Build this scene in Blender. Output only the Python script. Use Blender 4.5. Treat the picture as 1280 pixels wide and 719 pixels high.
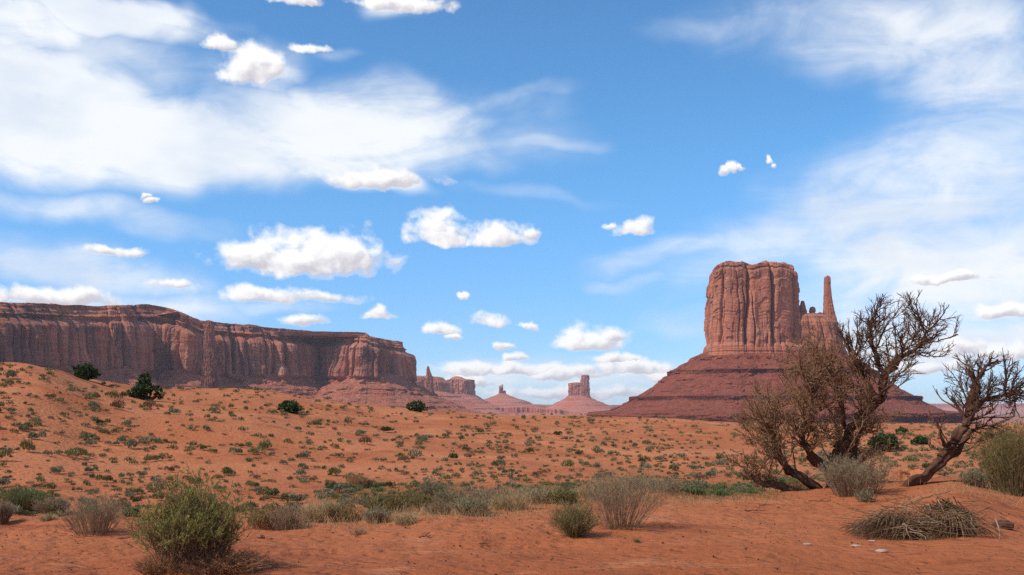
import bpy, math, random
import numpy as np
from mathutils import Vector

R = math.radians
random.seed(7)
rng = np.random.default_rng(7)
sc = bpy.context.scene
for o in list(bpy.data.objects):
    bpy.data.objects.remove(o)
col = sc.collection

# ------------------------------------------------------------------ camera
F = 1256.0            # focal length in photo pixels (1280 wide)
HY = 510.0            # row of the horizon in the photo
EYE = 1.7
cam_d = bpy.data.cameras.new('camera')
cam_d.sensor_width = 36
cam_d.lens = 36 * F / 1280
cam_d.shift_y = (HY - 359.5) / 1280
cam_d.clip_start = 0.1
cam_d.clip_end = 60000
cam = bpy.data.objects.new('camera', cam_d)
cam.location = (0, 0, EYE)
cam.rotation_euler = (R(90), 0, 0)
col.objects.link(cam)
sc.camera = cam

# ------------------------------------------------------------------ light
SUN_EL = 47.0
SUN_AZ = -116.0       # degrees clockwise from +Y : left, a little behind the camera
sdir = Vector((math.sin(R(SUN_AZ)) * math.cos(R(SUN_EL)), math.cos(R(SUN_AZ)) * math.cos(R(SUN_EL)), math.sin(R(SUN_EL))))
sun_d = bpy.data.lights.new('sun', 'SUN')
sun_d.energy = 4.3
sun_d.angle = R(0.53)
sun_d.color = (1.0, 0.95, 0.87)
sun = bpy.data.objects.new('sun', sun_d)
sun.rotation_euler = sdir.to_track_quat('Z', 'Y').to_euler()
sun.location = (-60, -20, 80)
col.objects.link(sun)

sc.view_settings.view_transform = 'Standard'
sc.view_settings.look = 'None'
sc.view_settings.exposure = 0.0
sc.view_settings.gamma = 1
sc.view_settings.use_curve_mapping = False
sc.cycles.use_denoising = False
try:
    sc.cycles.denoiser = 'OPENIMAGEDENOISE'
    sc.cycles.denoising_input_passes = 'RGB_ALBEDO_NORMAL'
except Exception:
    pass
sc.cycles.use_adaptive_sampling = True
sc.cycles.adaptive_threshold = 0.01
sc.cycles.max_bounces = 6
sc.cycles.transparent_max_bounces = 6
sc.cycles.volume_bounces = 0
sc.cycles.volume_max_steps = 64


class NT:
    """tiny helper to write node trees"""
    def __init__(s, tree):
        s.t = tree

    def n(s, kind, inp=None, **props):
        nd = s.t.nodes.new(kind)
        for k, v in props.items():
            setattr(nd, k, v)
        if inp:
            for k, v in inp.items():
                s.set(nd.inputs[k], v)
        return nd

    def set(s, sock, v):
        if hasattr(v, 'node') and hasattr(v, 'is_output'):
            s.t.links.new(v, sock)
        elif hasattr(v, 'outputs'):
            s.t.links.new(v.outputs[0], sock)
        else:
            sock.default_value = v

    def m(s, op, a, b=0.0, c=0.0, clamp=False):
        nd = s.n('ShaderNodeMath', {0: a, 1: b, 2: c}, operation=op)
        nd.use_clamp = clamp
        return nd.outputs[0]

    def vm(s, op, a, b=(0, 0, 0)):
        nd = s.n('ShaderNodeVectorMath', {0: a, 1: b}, operation=op)
        return nd.outputs['Value'] if op in ('LENGTH', 'DOT_PRODUCT', 'DISTANCE') else nd.outputs[0]

    def noise(s, vec, scale, detail=4, rough=0.55, lac=2.0, dist=0.0, out='Fac'):
        nd = s.n('ShaderNodeTexNoise', {'Vector': vec, 'Scale': scale, 'Detail': detail, 'Roughness': rough, 'Lacunarity': lac, 'Distortion': dist})
        return nd.outputs[out]

    def mr(s, v, a, b, c=0.0, d=1.0, smooth=True):
        nd = s.n('ShaderNodeMapRange', {'Value': v, 'From Min': a, 'From Max': b, 'To Min': c, 'To Max': d})
        nd.interpolation_type = 'SMOOTHSTEP' if smooth else 'LINEAR'
        return nd.outputs['Result']

    def mix(s, f, a, b, blend='MIX'):
        nd = s.t.nodes.new('ShaderNodeMix')
        nd.data_type = 'RGBA'
        nd.blend_type = blend
        s.set(nd.inputs[0], f)
        s.set(nd.inputs[6], a if not isinstance(a, tuple) else (*a, 1)[:4])
        s.set(nd.inputs[7], b if not isinstance(b, tuple) else (*b, 1)[:4])
        return nd.outputs[2]

    def xyz(s, v):
        return s.n('ShaderNodeSeparateXYZ', {0: v}).outputs

    def comb(s, x, y, z=0.0):
        return s.n('ShaderNodeCombineXYZ', {0: x, 1: y, 2: z}).outputs[0]


# ------------------------------------------------------------------ sky: Nishita plus procedural clouds, laid out by compass direction
def azel(px, py):
    return (math.atan((px - 640) / F) * F, math.atan((HY - py) / math.hypot(F, px - 640)) * F)


world = bpy.data.worlds.new('World')
sc.world = world
world.use_nodes = True
wt = world.node_tree
wt.nodes.clear()
W = NT(wt)
sky = W.n('ShaderNodeTexSky', sky_type='NISHITA')
sky.sun_disc = False
sky.sun_elevation = R(SUN_EL)
sky.sun_rotation = R(SUN_AZ)
sky.altitude = 1600
sky.air_density = 1.0
sky.dust_density = 0.2
sky.ozone_density = 2.2

# cumulus: photo-like bearing, base row, half width, height above the base, depth below
CUM = [
    (375, 330, 112, 46, 24), (318, 327, 55, 28, 18), (428, 325, 60, 42, 26), (545, 300, 44, 38, 9), (620, 300, 58, 23, 10), (548, 290, 22, 20, 8), (662, 294, 14, 10, 8),
    (798, 290, 29, 22, 8), (764, 283, 9, 7, 5), (904, 217, 9, 8, 7), (914, 213, 9, 10, 7), (923, 210, 7, 6, 5), (957, 198, 6, 9, 5), (963, 205, 5, 4, 4),
    (742, 432, 60, 28, 12), (765, 424, 30, 20, 12), (610, 402, 32, 14, 7), (553, 413, 27, 11, 7), (566, 419, 16, 6, 6), (472, 395, 25, 12, 6), (657, 409, 12, 6, 4),
    (572, 373, 8, 4, 3), (581, 372, 8, 5, 3), (385, 402, 36, 9, 7), (627, 434, 13, 6, 5), (642, 449, 13, 9, 6), (340, 372, 100, 15, 10), (60, 372, 90, 15, 16), (140, 314, 42, 9, 8),
    (210, 358, 26, 8, 6), (640, 464, 90, 13, 10), (590, 466, 50, 16, 10), (700, 468, 70, 12, 12), (800, 462, 70, 17, 14), (830, 470, 60, 12, 14), (770, 452, 40, 12, 10),
    (560, 480, 90, 12, 10), (720, 492, 120, 12, 14), (1200, 440, 40, 16, 12), (1255, 392, 50, 13, 10), (1265, 440, 50, 14, 12), (1190, 350, 60, 10, 10), (1150, 460, 60, 12, 12),
    (318, 92, 46, 42, 20), (275, 55, 20, 14, 10), (505, 8, 70, 20, 10), (375, 2, 36, 10, 6), (390, 62, 22, 8, 5),
    (180, 244, 8, 5, 5), (188, 249, 8, 5, 5), (470, 225, 80, 18, 16),
]
# veils: bearing, row, half width, half height, tilt in degrees, strength
VEIL = [
    (160, 175, 360, 75, -2, 1.5), (30, 130, 250, 110, 5, 1.2), (430, 150, 280, 62, -4, 1.2), (600, 125, 120, 22, -5, .5), (650, 178, 120, 18, -3, .5),
    (330, 180, 420, 60, -2, 1.15), (480, 225, 80, 22, 5, .85), (660, 245, 160, 16, 8, .3), (120, 268, 260, 26, 6, .62), (40, 320, 240, 40, 10, .75), (110, 390, 260, 34, -4, .75), (330, 380, 150, 16, 3, .55),
    (150, 80, 220, 60, 8, .6), (120, 14, 170, 34, 4, 1.35), (30, 30, 120, 40, 0, 1.2), (215, 20, 60, 26, 10, 1.1), (320, 92, 70, 46, 0, .8), (500, 14, 80, 18, -4, .8), (390, 62, 50, 12, 4, .5), (318, 20, 60, 26, 0, -.5), (1120, 40, 330, 66, 6, .72), (1250, 80, 240, 100, 20, .72), (1190, 240, 290, 140, -15, .80), (1240, 330, 340, 130, -8, 1.0), (1000, 310, 290, 66, -8, .66),
    (820, 320, 160, 26, -6, .6), (780, 350, 90, 14, 4, .6), (1150, 430, 320, 70, 0, .85), (700, 470, 300, 36, 0, .62), (880, 400, 120, 40, 0, .4), (930, 40, 200, 34, 5, .45), (560, 480, 200, 30, 0, .5),
]


def noise2(N, vec, scale, detail, rough, dist=0.0, out='Fac'):
    nd = N.n('ShaderNodeTexNoise', {'Vector': vec, 'Scale': scale, 'Detail': detail, 'Roughness': rough, 'Distortion': dist})
    nd.noise_dimensions = '2D'
    return nd.outputs[out]


dirv = W.n('ShaderNodeTexCoord').outputs['Generated']
dx, dy, dz = W.xyz(dirv)[:3]
az = W.m('MULTIPLY', W.m('ARCTAN2', dx, dy), F)
el = W.m('MULTIPLY', W.m('ARCSINE', dz), F)
P = W.comb(az, el)
up = W.mr(el, -6, 4)

# the clear sky, a little bluer than the model's
tint = W.mix(W.mr(el, 0, 330), (0.52, 0.71, 1.02), (0.60, 1.02, 1.22))
skyc = W.mix(1.0, sky.outputs[0], tint, 'MULTIPLY')

# high veils
fib = noise2(W, W.vm('MULTIPLY', P, (0.28, 1.0, 1)), 0.02, 6, 0.58, 0.6)
puf = noise2(W, W.vm('MULTIPLY', P, (0.55, 1.0, 1)), 0.017, 6, 0.58, 0.5)
wv = W.vm('MULTIPLY', W.vm('SUBTRACT', noise2(W, P, 0.006, 3, 0.55, out='Color'), (.5, .5, .5)), (170, 60, 0))
PV = W.vm('ADD', P, wv)
acc = 0.0
for (cx, cy, w, h, tilt, st) in VEIL:
    ax, ay = azel(cx, cy)
    qa = W.n('ShaderNodeVectorMath', {0: acc, 1: (1e-6, 1e-6, 0), 2: PV}, operation='MULTIPLY_ADD') if hasattr(acc, 'node') else PV
    q = W.vm('SUBTRACT', qa, (ax, ay, 0))
    c, s_ = math.cos(R(tilt)), math.sin(R(tilt))
    u = W.vm('DOT_PRODUCT', q, (c / w, -s_ / w, 0))
    v = W.vm('DOT_PRODUCT', q, (s_ / h, c / h, 0))
    r = W.vm('LENGTH', W.comb(u, v))
    acc = W.m('MAXIMUM', acc, W.m('MULTIPLY', W.mr(r, 1.15, 0.1), st))
nn = W.m('ADD', W.m('MULTIPLY', fib, 0.5), W.m('MULTIPLY', puf, 0.5))
side = W.m('MULTIPLY', W.mr(W.m('ABSOLUTE', az), 700, 1100), W.mr(noise2(W, P, 0.0016, 3, .5), 0.45, 0.65, 0, .8))
acc = W.m('MAXIMUM', acc, side)
va = W.m('MULTIPLY', acc, W.m('ADD', 0.62, W.mr(nn, 0.28, 0.70, 0, 0.7)))
va = W.m('MULTIPLY', W.mr(va, 0.06, 1.1), 0.97, clamp=True)
vsh = W.mr(noise2(W, W.vm('MULTIPLY', P, (0.45, 1.0, 1)), 0.011, 4, 0.5), 0.35, 0.62)
vcol = W.mix(vsh, (5.2, 5.7, 6.4), (6.5, 6.7, 6.9))
c1 = W.mix(W.m('MULTIPLY', va, up), skyc, vcol)

# cumulus
w1 = W.vm('MULTIPLY', W.vm('SUBTRACT', noise2(W, P, 0.021, 1, 0.5, out='Color'), (.5, .5, .5)), (34, 14, 0))
w2 = W.vm('MULTIPLY', W.vm('SUBTRACT', noise2(W, P, 0.085, 3, 0.6, out='Color'), (.5, .5, .5)), (11, 6, 0))
Q = W.vm('ADD', W.vm('ADD', P, w1), w2)
PN = W.vm('MULTIPLY', P, (1, 1.25, 1))
n0 = noise2(W, PN, 0.032, 6, 0.52, 0.1)
n1 = noise2(W, W.vm('ADD', PN, (-7, 9, 0)), 0.032, 3, 0.5, 0.1)


def cumulus(lo, hi):
    acc, rel_y = -1.0, 0.0
    for (cx, cy, w, hu, hd) in CUM:
        if cx + 2.0 * w + 25 < lo or cx - 2.0 * w - 25 > hi:
            continue
        ax, ay = azel(cx, cy)
        qa = W.n('ShaderNodeVectorMath', {0: acc, 1: (1e-6, 1e-6, 0), 2: Q}, operation='MULTIPLY_ADD') if hasattr(acc, 'node') else Q
        q = W.xyz(W.vm('SUBTRACT', qa, (ax, ay, 0)))
        yu = W.m('DIVIDE', q[1], hu)
        yy = W.m('MAXIMUM', yu, W.m('DIVIDE', q[1], -0.7 * hd))
        f = W.m('SUBTRACT', 1.0, W.vm('LENGTH', W.comb(W.m('DIVIDE', q[0], w), yy)))
        # brightness belongs to the blob that wins
        win = W.m('GREATER_THAN', f, acc)
        lum = W.m('MULTIPLY_ADD', q[0], -0.25 / w, yu)
        rel_y = W.m('MULTIPLY_ADD', win, W.m('SUBTRACT', lum, rel_y), rel_y) if hasattr(rel_y, 'node') else lum
        acc = W.m('SMOOTH_MAX', acc, f, 0.15) if hasattr(acc, 'node') else f
    d = W.m('ADD', acc, W.m('MULTIPLY', W.m('SUBTRACT', n0, 0.5), 1.25))
    cov = W.mr(d, -0.06, 0.50)
    lit = W.m('ADD', W.m('MULTIPLY_ADD', rel_y, 0.9, 0.42), W.m('MULTIPLY', W.m('SUBTRACT', n0, n1), 1.2))
    lit = W.m('MAXIMUM', lit, W.mr(d, 0.40, 0.05, 0, .6))
    ccol = W.mix(W.mr(lit, 0.0, 0.8), (4.3, 4.1, 4.45), (7.2, 7.15, 7.1))
    c2 = W.mix(W.m('MULTIPLY', W.m('MULTIPLY', cov, up), 0.98), c1, ccol)
    return W.n('ShaderNodeBackground', {'Color': c2, 'Strength': SKY})


SKY = 0.15
e1, e2 = azel(335, 400)[0], azel(690, 400)[0]
plain_bg = W.n('ShaderNodeBackground', {'Color': c1, 'Strength': SKY})
lo, mid, hi = cumulus(-80, 335), cumulus(335, 690), cumulus(690, 1360)
mixa = W.n('ShaderNodeMixShader', {0: W.m('GREATER_THAN', az, e1), 1: lo, 2: mid})
mixb = W.n('ShaderNodeMixShader', {0: W.m('GREATER_THAN', az, e2), 1: mixa, 2: hi})
out_of = W.m('MAXIMUM', W.m('GREATER_THAN', W.m('ABSOLUTE', az), 700.0), W.m('LESS_THAN', el, -6.0))
mixc = W.n('ShaderNodeMixShader', {0: out_of, 1: mixb, 2: plain_bg})
wo = W.n('ShaderNodeOutputWorld')
wt.links.new(mixc.outputs[0], wo.inputs['Surface'])
world.cycles.sampling_method = 'MANUAL'
world.cycles.sample_map_resolution = 512

# ------------------------------------------------------------------ numeric noise
def _h(ix, iy, iz, seed):
    h = (ix.astype(np.int32).view(np.uint32) * np.uint32(374761393) + iy.astype(np.int32).view(np.uint32) * np.uint32(668265263)
         + iz.astype(np.int32).view(np.uint32) * np.uint32(2147483647) + np.uint32((seed * 974634777) & 0xFFFFFFFF))
    h = (h ^ (h >> np.uint32(13))) * np.uint32(1274126177)
    h = (h ^ (h >> np.uint32(16))) * np.uint32(2246822519)
    h = h ^ (h >> np.uint32(15))
    return (h & np.uint32(0xFFFFFF)).astype(np.float64) / 0xFFFFFF


def vnoise(x, y, z=0.0, seed=0):
    flat_z = np.ndim(z) == 0 and float(z) == int(z)
    x, y, z = np.broadcast_arrays(np.atleast_1d(np.asarray(x, float)), np.atleast_1d(np.asarray(y, float)), np.atleast_1d(np.asarray(z, float)))
    ix, iy, iz = np.floor(x), np.floor(y), np.floor(z)
    fx, fy, fz = x - ix, y - iy, z - iz
    u, v, w = [f * f * f * (f * (f * 6 - 15) + 10) for f in (fx, fy, fz)]
    out = 0
    for a in (0, 1):
        for b in (0, 1):
            for c in ((0,) if flat_z else (0, 1)):
                wt_ = (u if a else 1 - u) * (v if b else 1 - v) * (w if c else 1 - w)
                out = out + wt_ * _h(ix + a, iy + b, iz + c, seed)
    return out * 2 - 1


def fbm(x, y, z=0.0, oct=4, seed=0, gain=0.5):
    a, s, t = 1.0, 0, 0
    for i in range(oct):
        s = s + a * vnoise(np.asarray(x) * 2 ** i, np.asarray(y) * 2 ** i, np.asarray(z) * 2 ** i, seed + i * 17)
        t += a
        a *= gain
    return s / t


def sstep(a, b, x):
    t = np.clip((np.asarray(x, float) - a) / (b - a), 0, 1)
    return t * t * (3 - 2 * t)


def px2w(px, py, D):
    return ((px - 640) / F * D, D, EYE + (HY - py) / F * D)


# ------------------------------------------------------------------ tags
def tag(o, label=None, cat=None, group=None, kind=None):
    if label: o['label'] = label
    if cat: o['category'] = cat
    if group: o['group'] = group
    if kind: o['kind'] = kind
    return o


def empty(name, loc, label=None, cat=None, group=None):
    o = bpy.data.objects.new(name, None)
    o.location = loc
    o.empty_display_size = 0.3
    col.objects.link(o)
    return tag(o, label, cat, group)


def link(name, me, mat, parent=None, loc=(0, 0, 0)):
    o = bpy.data.objects.new(name, me)
    if mat is not None and not me.materials:
        me.materials.append(mat)
    if parent is not None:
        o.parent = parent
    o.location = loc
    col.objects.link(o)
    return o


def grid_mesh(name, V, wrap=False, smooth=True):
    """V: (rows, cols, 3)"""
    nr, nc = V.shape[:2]
    me = bpy.data.meshes.new(name)
    idx = np.arange(nr * nc).reshape(nr, nc)
    if wrap:
        idx = np.concatenate([idx, idx[:, :1]], 1)
    q = np.stack([idx[:-1, :-1], idx[:-1, 1:], idx[1:, 1:], idx[1:, :-1]], -1).reshape(-1, 4)
    fill(me, V.reshape(-1, 3), q, smooth)
    return me


def fill(me, V, Q, smooth=False):
    k = Q.shape[1]
    me.vertices.add(len(V))
    me.vertices.foreach_set('co', np.ascontiguousarray(V, dtype=np.float32).ravel())
    me.loops.add(Q.size)
    me.loops.foreach_set('vertex_index', np.ascontiguousarray(Q, dtype=np.int32).ravel())
    me.polygons.add(len(Q))
    me.polygons.foreach_set('loop_start', np.arange(0, Q.size, k, dtype=np.int32))
    me.polygons.foreach_set('loop_total', np.full(len(Q), k, dtype=np.int32))
    me.polygons.foreach_set('use_smooth', np.full(len(Q), smooth, dtype=bool))
    me.update(calc_edges=True)


class Quads:
    """collects quads in numpy blocks, builds one mesh"""
    def __init__(s):
        s.v, s.q, s.n = [], [], 0

    def add(s, V, Q):
        s.v.append(V)
        s.q.append(Q + s.n)
        s.n += len(V)

    def tubes(s, P, rad, sides=4):
        """P: (k, m, 3) k strands of m points, rad (k, m)"""
        k, m = P.shape[:2]
        if k == 0:
            return
        T = np.gradient(P, axis=1)
        T /= np.linalg.norm(T, axis=2, keepdims=True) + 1e-9
        ref = np.where(np.abs(T[..., 2:3]) > 0.9, np.array([1.0, 0, 0]), np.array([0, 0, 1.0]))
        A = np.cross(T, ref)
        A /= np.linalg.norm(A, axis=2, keepdims=True) + 1e-9
        B = np.cross(T, A)
        th = np.arange(sides) * 2 * np.pi / sides
        ring = P[:, :, None, :] + rad[:, :, None, None] * (A[:, :, None, :] * np.cos(th)[None, None, :, None] + B[:, :, None, :] * np.sin(th)[None, None, :, None])
        V = ring.reshape(-1, 3)
        idx = np.arange(k * m * sides).reshape(k, m, sides)
        nx = np.roll(idx, -1, axis=2)
        q = np.stack([idx[:, :-1], nx[:, :-1], nx[:, 1:], idx[:, 1:]], -1).reshape(-1, 4)
        s.add(V, q)

    def leaves(s, C, U, Vv):
        """quads centred C with half vectors U, Vv (diamond-like leaf)"""
        n = len(C)
        pts = np.stack([C - U, C + Vv, C + U, C - Vv], 1).reshape(-1, 3)
        s.add(pts, np.arange(4 * n).reshape(n, 4))

    def mesh(s, name, smooth=False):
        me = bpy.data.meshes.new(name)
        fill(me, np.concatenate(s.v), np.concatenate(s.q), smooth)
        return me


def rand_dirs(n, g=rng):
    d = g.normal(size=(n, 3))
    return d / np.linalg.norm(d, axis=1, keepdims=True)


# ------------------------------------------------------------------ materials
def new_mat(name, rough=0.9):
    m = bpy.data.materials.new(name)
    m.use_nodes = True
    t = m.node_tree
    b = t.nodes['Principled BSDF']
    b.inputs['Roughness'].default_value = rough
    b.inputs['Specular IOR Level'].default_value = 0.15
    return m, NT(t), b


def rock_mat(name, base, pale, dark, red, zscale=1.0, varnish=0.6, strata=0.5, bump=2.0, fine=1.0, bands=(), cord=0.9, rubble=0.0):
    m, N, b = new_mat(name, 0.95)
    pos = N.n('ShaderNodeNewGeometry').outputs['Position']
    x, y, z = N.xyz(pos)[:3]
    st = N.vm('MULTIPLY', pos, (1, 1, 0.08))
    streak = N.noise(st, 0.045 * fine, 6, 0.62, dist=0.4)
    streak2 = N.noise(N.vm('MULTIPLY', pos, (1, 1, 0.05)), 0.16 * fine, 4, 0.6)
    patch = N.noise(pos, 0.018 * fine, 5, 0.6)
    band = N.noise(N.comb(N.m('MULTIPLY', x, 0.05), N.m('MULTIPLY', y, 0.05), N.m('ADD', z, N.m('MULTIPLY', patch, 6.0))), 0.14 * fine * zscale, 5, 0.7)
    grain = N.noise(pos, 0.22 * fine, 6, 0.7)
    c = N.mix(N.mr(patch, 0.35, 0.65), base, red)
    broad = N.noise(N.vm('MULTIPLY', pos, (1, 1, 0.6)), 0.009 * fine, 4, 0.6, dist=0.6)
    c = N.mix(N.m('MULTIPLY', N.mr(broad, 0.50, 0.60), varnish * 0.6), c, dark)
    c = N.mix(N.m('MULTIPLY', N.mr(band, 0.47, 0.62), strata), c, pale)
    c = N.mix(N.m('MULTIPLY', N.mr(band, 0.48, 0.34), strata), c, dark)
    vn = N.m('MULTIPLY', N.mr(streak, 0.49, 0.68), varnish)
    c = N.mix(vn, c, dark)
    c = N.mix(N.m('MULTIPLY', N.mr(streak2, 0.55, 0.7), varnish * 0.55), c, dark)
    c = N.mix(N.m('MULTIPLY', N.mr(streak, 0.43, 0.3), varnish * 0.6), c, pale)
    if rubble:
        for vs in (0.085, 0.21):
            wv_ = N.vm('ADD', pos, N.vm('MULTIPLY', N.noise(pos, vs, 3, out='Color'), (6, 6, 6)))
            vo = N.n('ShaderNodeTexVoronoi', {'Vector': wv_, 'Scale': vs * fine})
            vr = N.xyz(vo.outputs['Color'])[0]
            c = N.mix(N.mr(vr, 0.72, 0.95, 0, rubble), c, pale)
            c = N.mix(N.mr(vr, 0.30, 0.05, 0, rubble), c, dark)
    for (za_, zb_) in bands:  # dark colour at ledge heights: painted ledge shadow along with darker rock
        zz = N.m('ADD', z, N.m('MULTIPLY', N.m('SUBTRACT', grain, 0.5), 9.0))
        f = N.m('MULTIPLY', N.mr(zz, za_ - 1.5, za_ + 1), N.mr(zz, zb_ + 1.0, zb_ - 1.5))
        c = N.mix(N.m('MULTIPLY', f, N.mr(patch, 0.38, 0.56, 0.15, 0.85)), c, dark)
    c = N.mix(N.mr(grain, 0.38, 0.64, 0.0, 0.4), c, N.mix(1.0, c, (0.5, 0.47, 0.46), 'MULTIPLY'))
    N.set(b.inputs['Base Color'], c)
    h = N.m('ADD', N.m('MULTIPLY', grain, 1.0), N.m('ADD', N.m('MULTIPLY', streak2, cord), N.m('MULTIPLY', band, 0.8)))
    bp = N.n('ShaderNodeBump', {'Height': h, 'Strength': 1.0, 'Distance': bump})
    N.set(b.inputs['Normal'], bp.outputs[0])
    return m


M_CLIFF = rock_mat('butte_sandstone', (0.45, 0.172, 0.100), (0.58, 0.285, 0.185), (0.15, 0.058, 0.043), (0.45, 0.145, 0.075), varnish=0.6, strata=0.15, bump=1.7, cord=0.25)
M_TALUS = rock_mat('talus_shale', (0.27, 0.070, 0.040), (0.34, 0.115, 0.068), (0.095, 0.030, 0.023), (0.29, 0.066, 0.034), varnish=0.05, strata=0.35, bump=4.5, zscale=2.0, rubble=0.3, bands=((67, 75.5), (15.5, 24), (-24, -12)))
M_MESA = rock_mat('mesa_sandstone', (0.44, 0.170, 0.108), (0.66, 0.33, 0.21), (0.105, 0.050, 0.048), (0.46, 0.140, 0.070), varnish=0.85, strata=0.2, bump=4.0, cord=0.45, fine=0.75)
M_MTALUS = rock_mat('mesa_talus_shale', (0.44, 0.145, 0.085), (0.54, 0.22, 0.135), (0.20, 0.070, 0.048), (0.46, 0.125, 0.066), varnish=0.1, strata=0.3, bump=6.0, zscale=1.0, rubble=0.5)
M_FAR = rock_mat('far_sandstone', (0.48, 0.175, 0.105), (0.57, 0.255, 0.160), (0.19, 0.075, 0.06), (0.46, 0.145, 0.078), varnish=0.45, strata=0.3, bump=5.0, fine=0.5)
M_FARTALUS = rock_mat('far_shale', (0.48, 0.155, 0.092), (0.56, 0.23, 0.14), (0.24, 0.085, 0.062), (0.48, 0.135, 0.075), varnish=0.1, strata=0.5, bump=6.0, fine=0.5)


def ground_mat():
    m, N, b = new_mat('red_desert_sand', 0.95)
    pos = N.n('ShaderNodeNewGeometry').outputs['Position']
    x, y, z = N.xyz(pos)[:3]
    d = N.vm('LENGTH', N.comb(x, y))
    big = N.noise(pos, 0.11, 4, 0.55)
    mid = N.noise(pos, 0.9, 5, 0.6)
    fine = N.noise(pos, 14.0, 5, 0.65)
    grit = N.noise(pos, 70.0, 3, 0.6)
    near = N.mix(N.mr(N.m('ADD', N.m('MULTIPLY', mid, 4.0), d), 10.5, 17.0), (0.285, 0.075, 0.025), (0.375, 0.115, 0.043))
    dune = N.mix(N.mr(big, 0.38, 0.62), (0.395, 0.122, 0.045), (0.475, 0.166, 0.069))
    c = N.mix(N.mr(d, 16, 44), near, dune)
    # crusted darker red soil between the sand patches on the dune
    cr = N.noise(pos, 0.23, 6, 0.65, dist=0.5)
    c = N.mix(N.m('MULTIPLY', N.mr(cr, 0.53, 0.66), 0.7), c, (0.31, 0.080, 0.028))
    plain = N.mix(N.mr(N.noise(N.vm('MULTIPLY', pos, (1, 1, 1)), 0.004, 6, 0.6), 0.42, 0.6), (0.40, 0.15, 0.095), (0.27, 0.14, 0.09))
    c = N.mix(N.mr(d, 160, 700), c, plain)
    # damp crust, drifts and trampled places on the near flat
    pt = N.noise(N.vm('MULTIPLY', pos, (0.7, 1.5, 1)), 0.55, 5, 0.62, dist=0.8)
    c = N.mix(N.m('MULTIPLY', N.mr(pt, 0.54, 0.66), N.mr(d, 45, 20, 0, .7)), c, (0.225, 0.058, 0.021))
    c = N.mix(N.m('MULTIPLY', N.mr(pt, 0.45, 0.34), N.mr(d, 45, 20, 0, .65)), c, (0.46, 0.170, 0.078))
    c = N.mix(N.mr(fine, 0.5, 0.72, 0, 0.32), c, N.mix(1.0, c, (0.55, 0.48, 0.45), 'MULTIPLY'))
    c = N.mix(N.m('MULTIPLY', N.mr(grit, 0.62, 0.74), N.mr(d, 40, 12, 0, .55)), c, (0.16, 0.062, 0.036))
    N.set(b.inputs['Base Color'], c)
    hh = N.m('ADD', N.m('MULTIPLY', mid, 0.12), N.m('ADD', N.m('MULTIPLY', fine, 0.028), N.m('MULTIPLY', grit, 0.006)))
    lump = N.noise(N.vm('MULTIPLY', pos, (1, 1.6, 1)), 3.2, 4, 0.6)
    hh = N.m('ADD', hh, N.m('MULTIPLY', lump, 0.12))
    pits = N.n('ShaderNodeTexVoronoi', {'Vector': N.vm('ADD', pos, N.vm('MULTIPLY', N.noise(pos, 4.0, 2, out='Color'), (.15, .15, .15))), 'Scale': 4.5}).outputs['Distance']
    hh = N.m('ADD', hh, N.m('MULTIPLY', N.mr(pits, 0.05, 0.45), 0.035))
    wv = N.n('ShaderNodeTexWave', {'Vector': N.vm('MULTIPLY', pos, (0.35, 1, 1)), 'Scale': 2.6, 'Distortion': 7.0, 'Detail': 3.0, 'Detail Scale': 0.8}, bands_direction='Y')
    hh = N.m('ADD', hh, N.m('MULTIPLY', wv.outputs['Fac'], N.mr(pt, 0.52, 0.36, 0, 0.03)))
    far_h = N.m('MULTIPLY', N.noise(pos, 0.5, 6, 0.65), N.mr(d, 25, 70, 0, 0.5))
    bp = N.n('ShaderNodeBump', {'Height': N.m('ADD', hh, far_h), 'Strength': 0.85, 'Distance': 1.0})
    N.set(b.inputs['Normal'], bp.outputs[0])
    return m


def leaf_mat(name, c1, c2, objcol=False, trans=0.25):
    m, N, b = new_mat(name, 0.75)
    pos = N.n('ShaderNodeNewGeometry').outputs['Position']
    rnd = N.n('ShaderNodeNewGeometry').outputs['Random Per Island']
    nz = N.noise(pos, 3.0, 3, 0.6)
    f = N.m('ADD', N.m('MULTIPLY', rnd, 0.6), N.m('MULTIPLY', nz, 0.5))
    if objcol:
        oc = N.n('ShaderNodeObjectInfo').outputs['Color']
        c = N.mix(N.mr(f, 0.2, 0.9, 0, 1), N.mix(1.0, oc, (0.62, 0.62, 0.6), 'MULTIPLY'), N.mix(1.0, oc, (1.35, 1.3, 1.25), 'MULTIPLY'))
    else:
        c = N.mix(N.mr(f, 0.2, 0.85), c1, c2)
    N.set(b.inputs['Base Color'], c)
    out = N.t.nodes['Material Output']
    tr = N.n('ShaderNodeBsdfTranslucent', {'Color': c})
    ms = N.n('ShaderNodeMixShader', {0: trans, 1: b.outputs[0], 2: tr.outputs[0]})
    N.t.links.new(ms.outputs[0], out.inputs['Surface'])
    return m


def wood_mat(name, c1, c2, dark, scale=6.0, bump=0.02):
    m, N, b = new_mat(name, 0.85)
    pos = N.n('ShaderNodeNewGeometry').outputs['Position']
    n1 = N.noise(N.vm('MULTIPLY', pos, (1, 1, 0.35)), scale, 5, 0.65, dist=0.8)
    n2 = N.noise(pos, scale * 6, 3, 0.6)
    c = N.mix(N.mr(n1, 0.35, 0.65), c1, c2)
    c = N.mix(N.mr(n2, 0.5, 0.7, 0, 0.7), c, dark)
    N.set(b.inputs['Base Color'], c)
    bp = N.n('ShaderNodeBump', {'Height': N.m('ADD', n1, N.m('MULTIPLY', n2, 0.4)), 'Strength': 0.9, 'Distance': bump})
    N.set(b.inputs['Normal'], bp.outputs[0])
    return m


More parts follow.
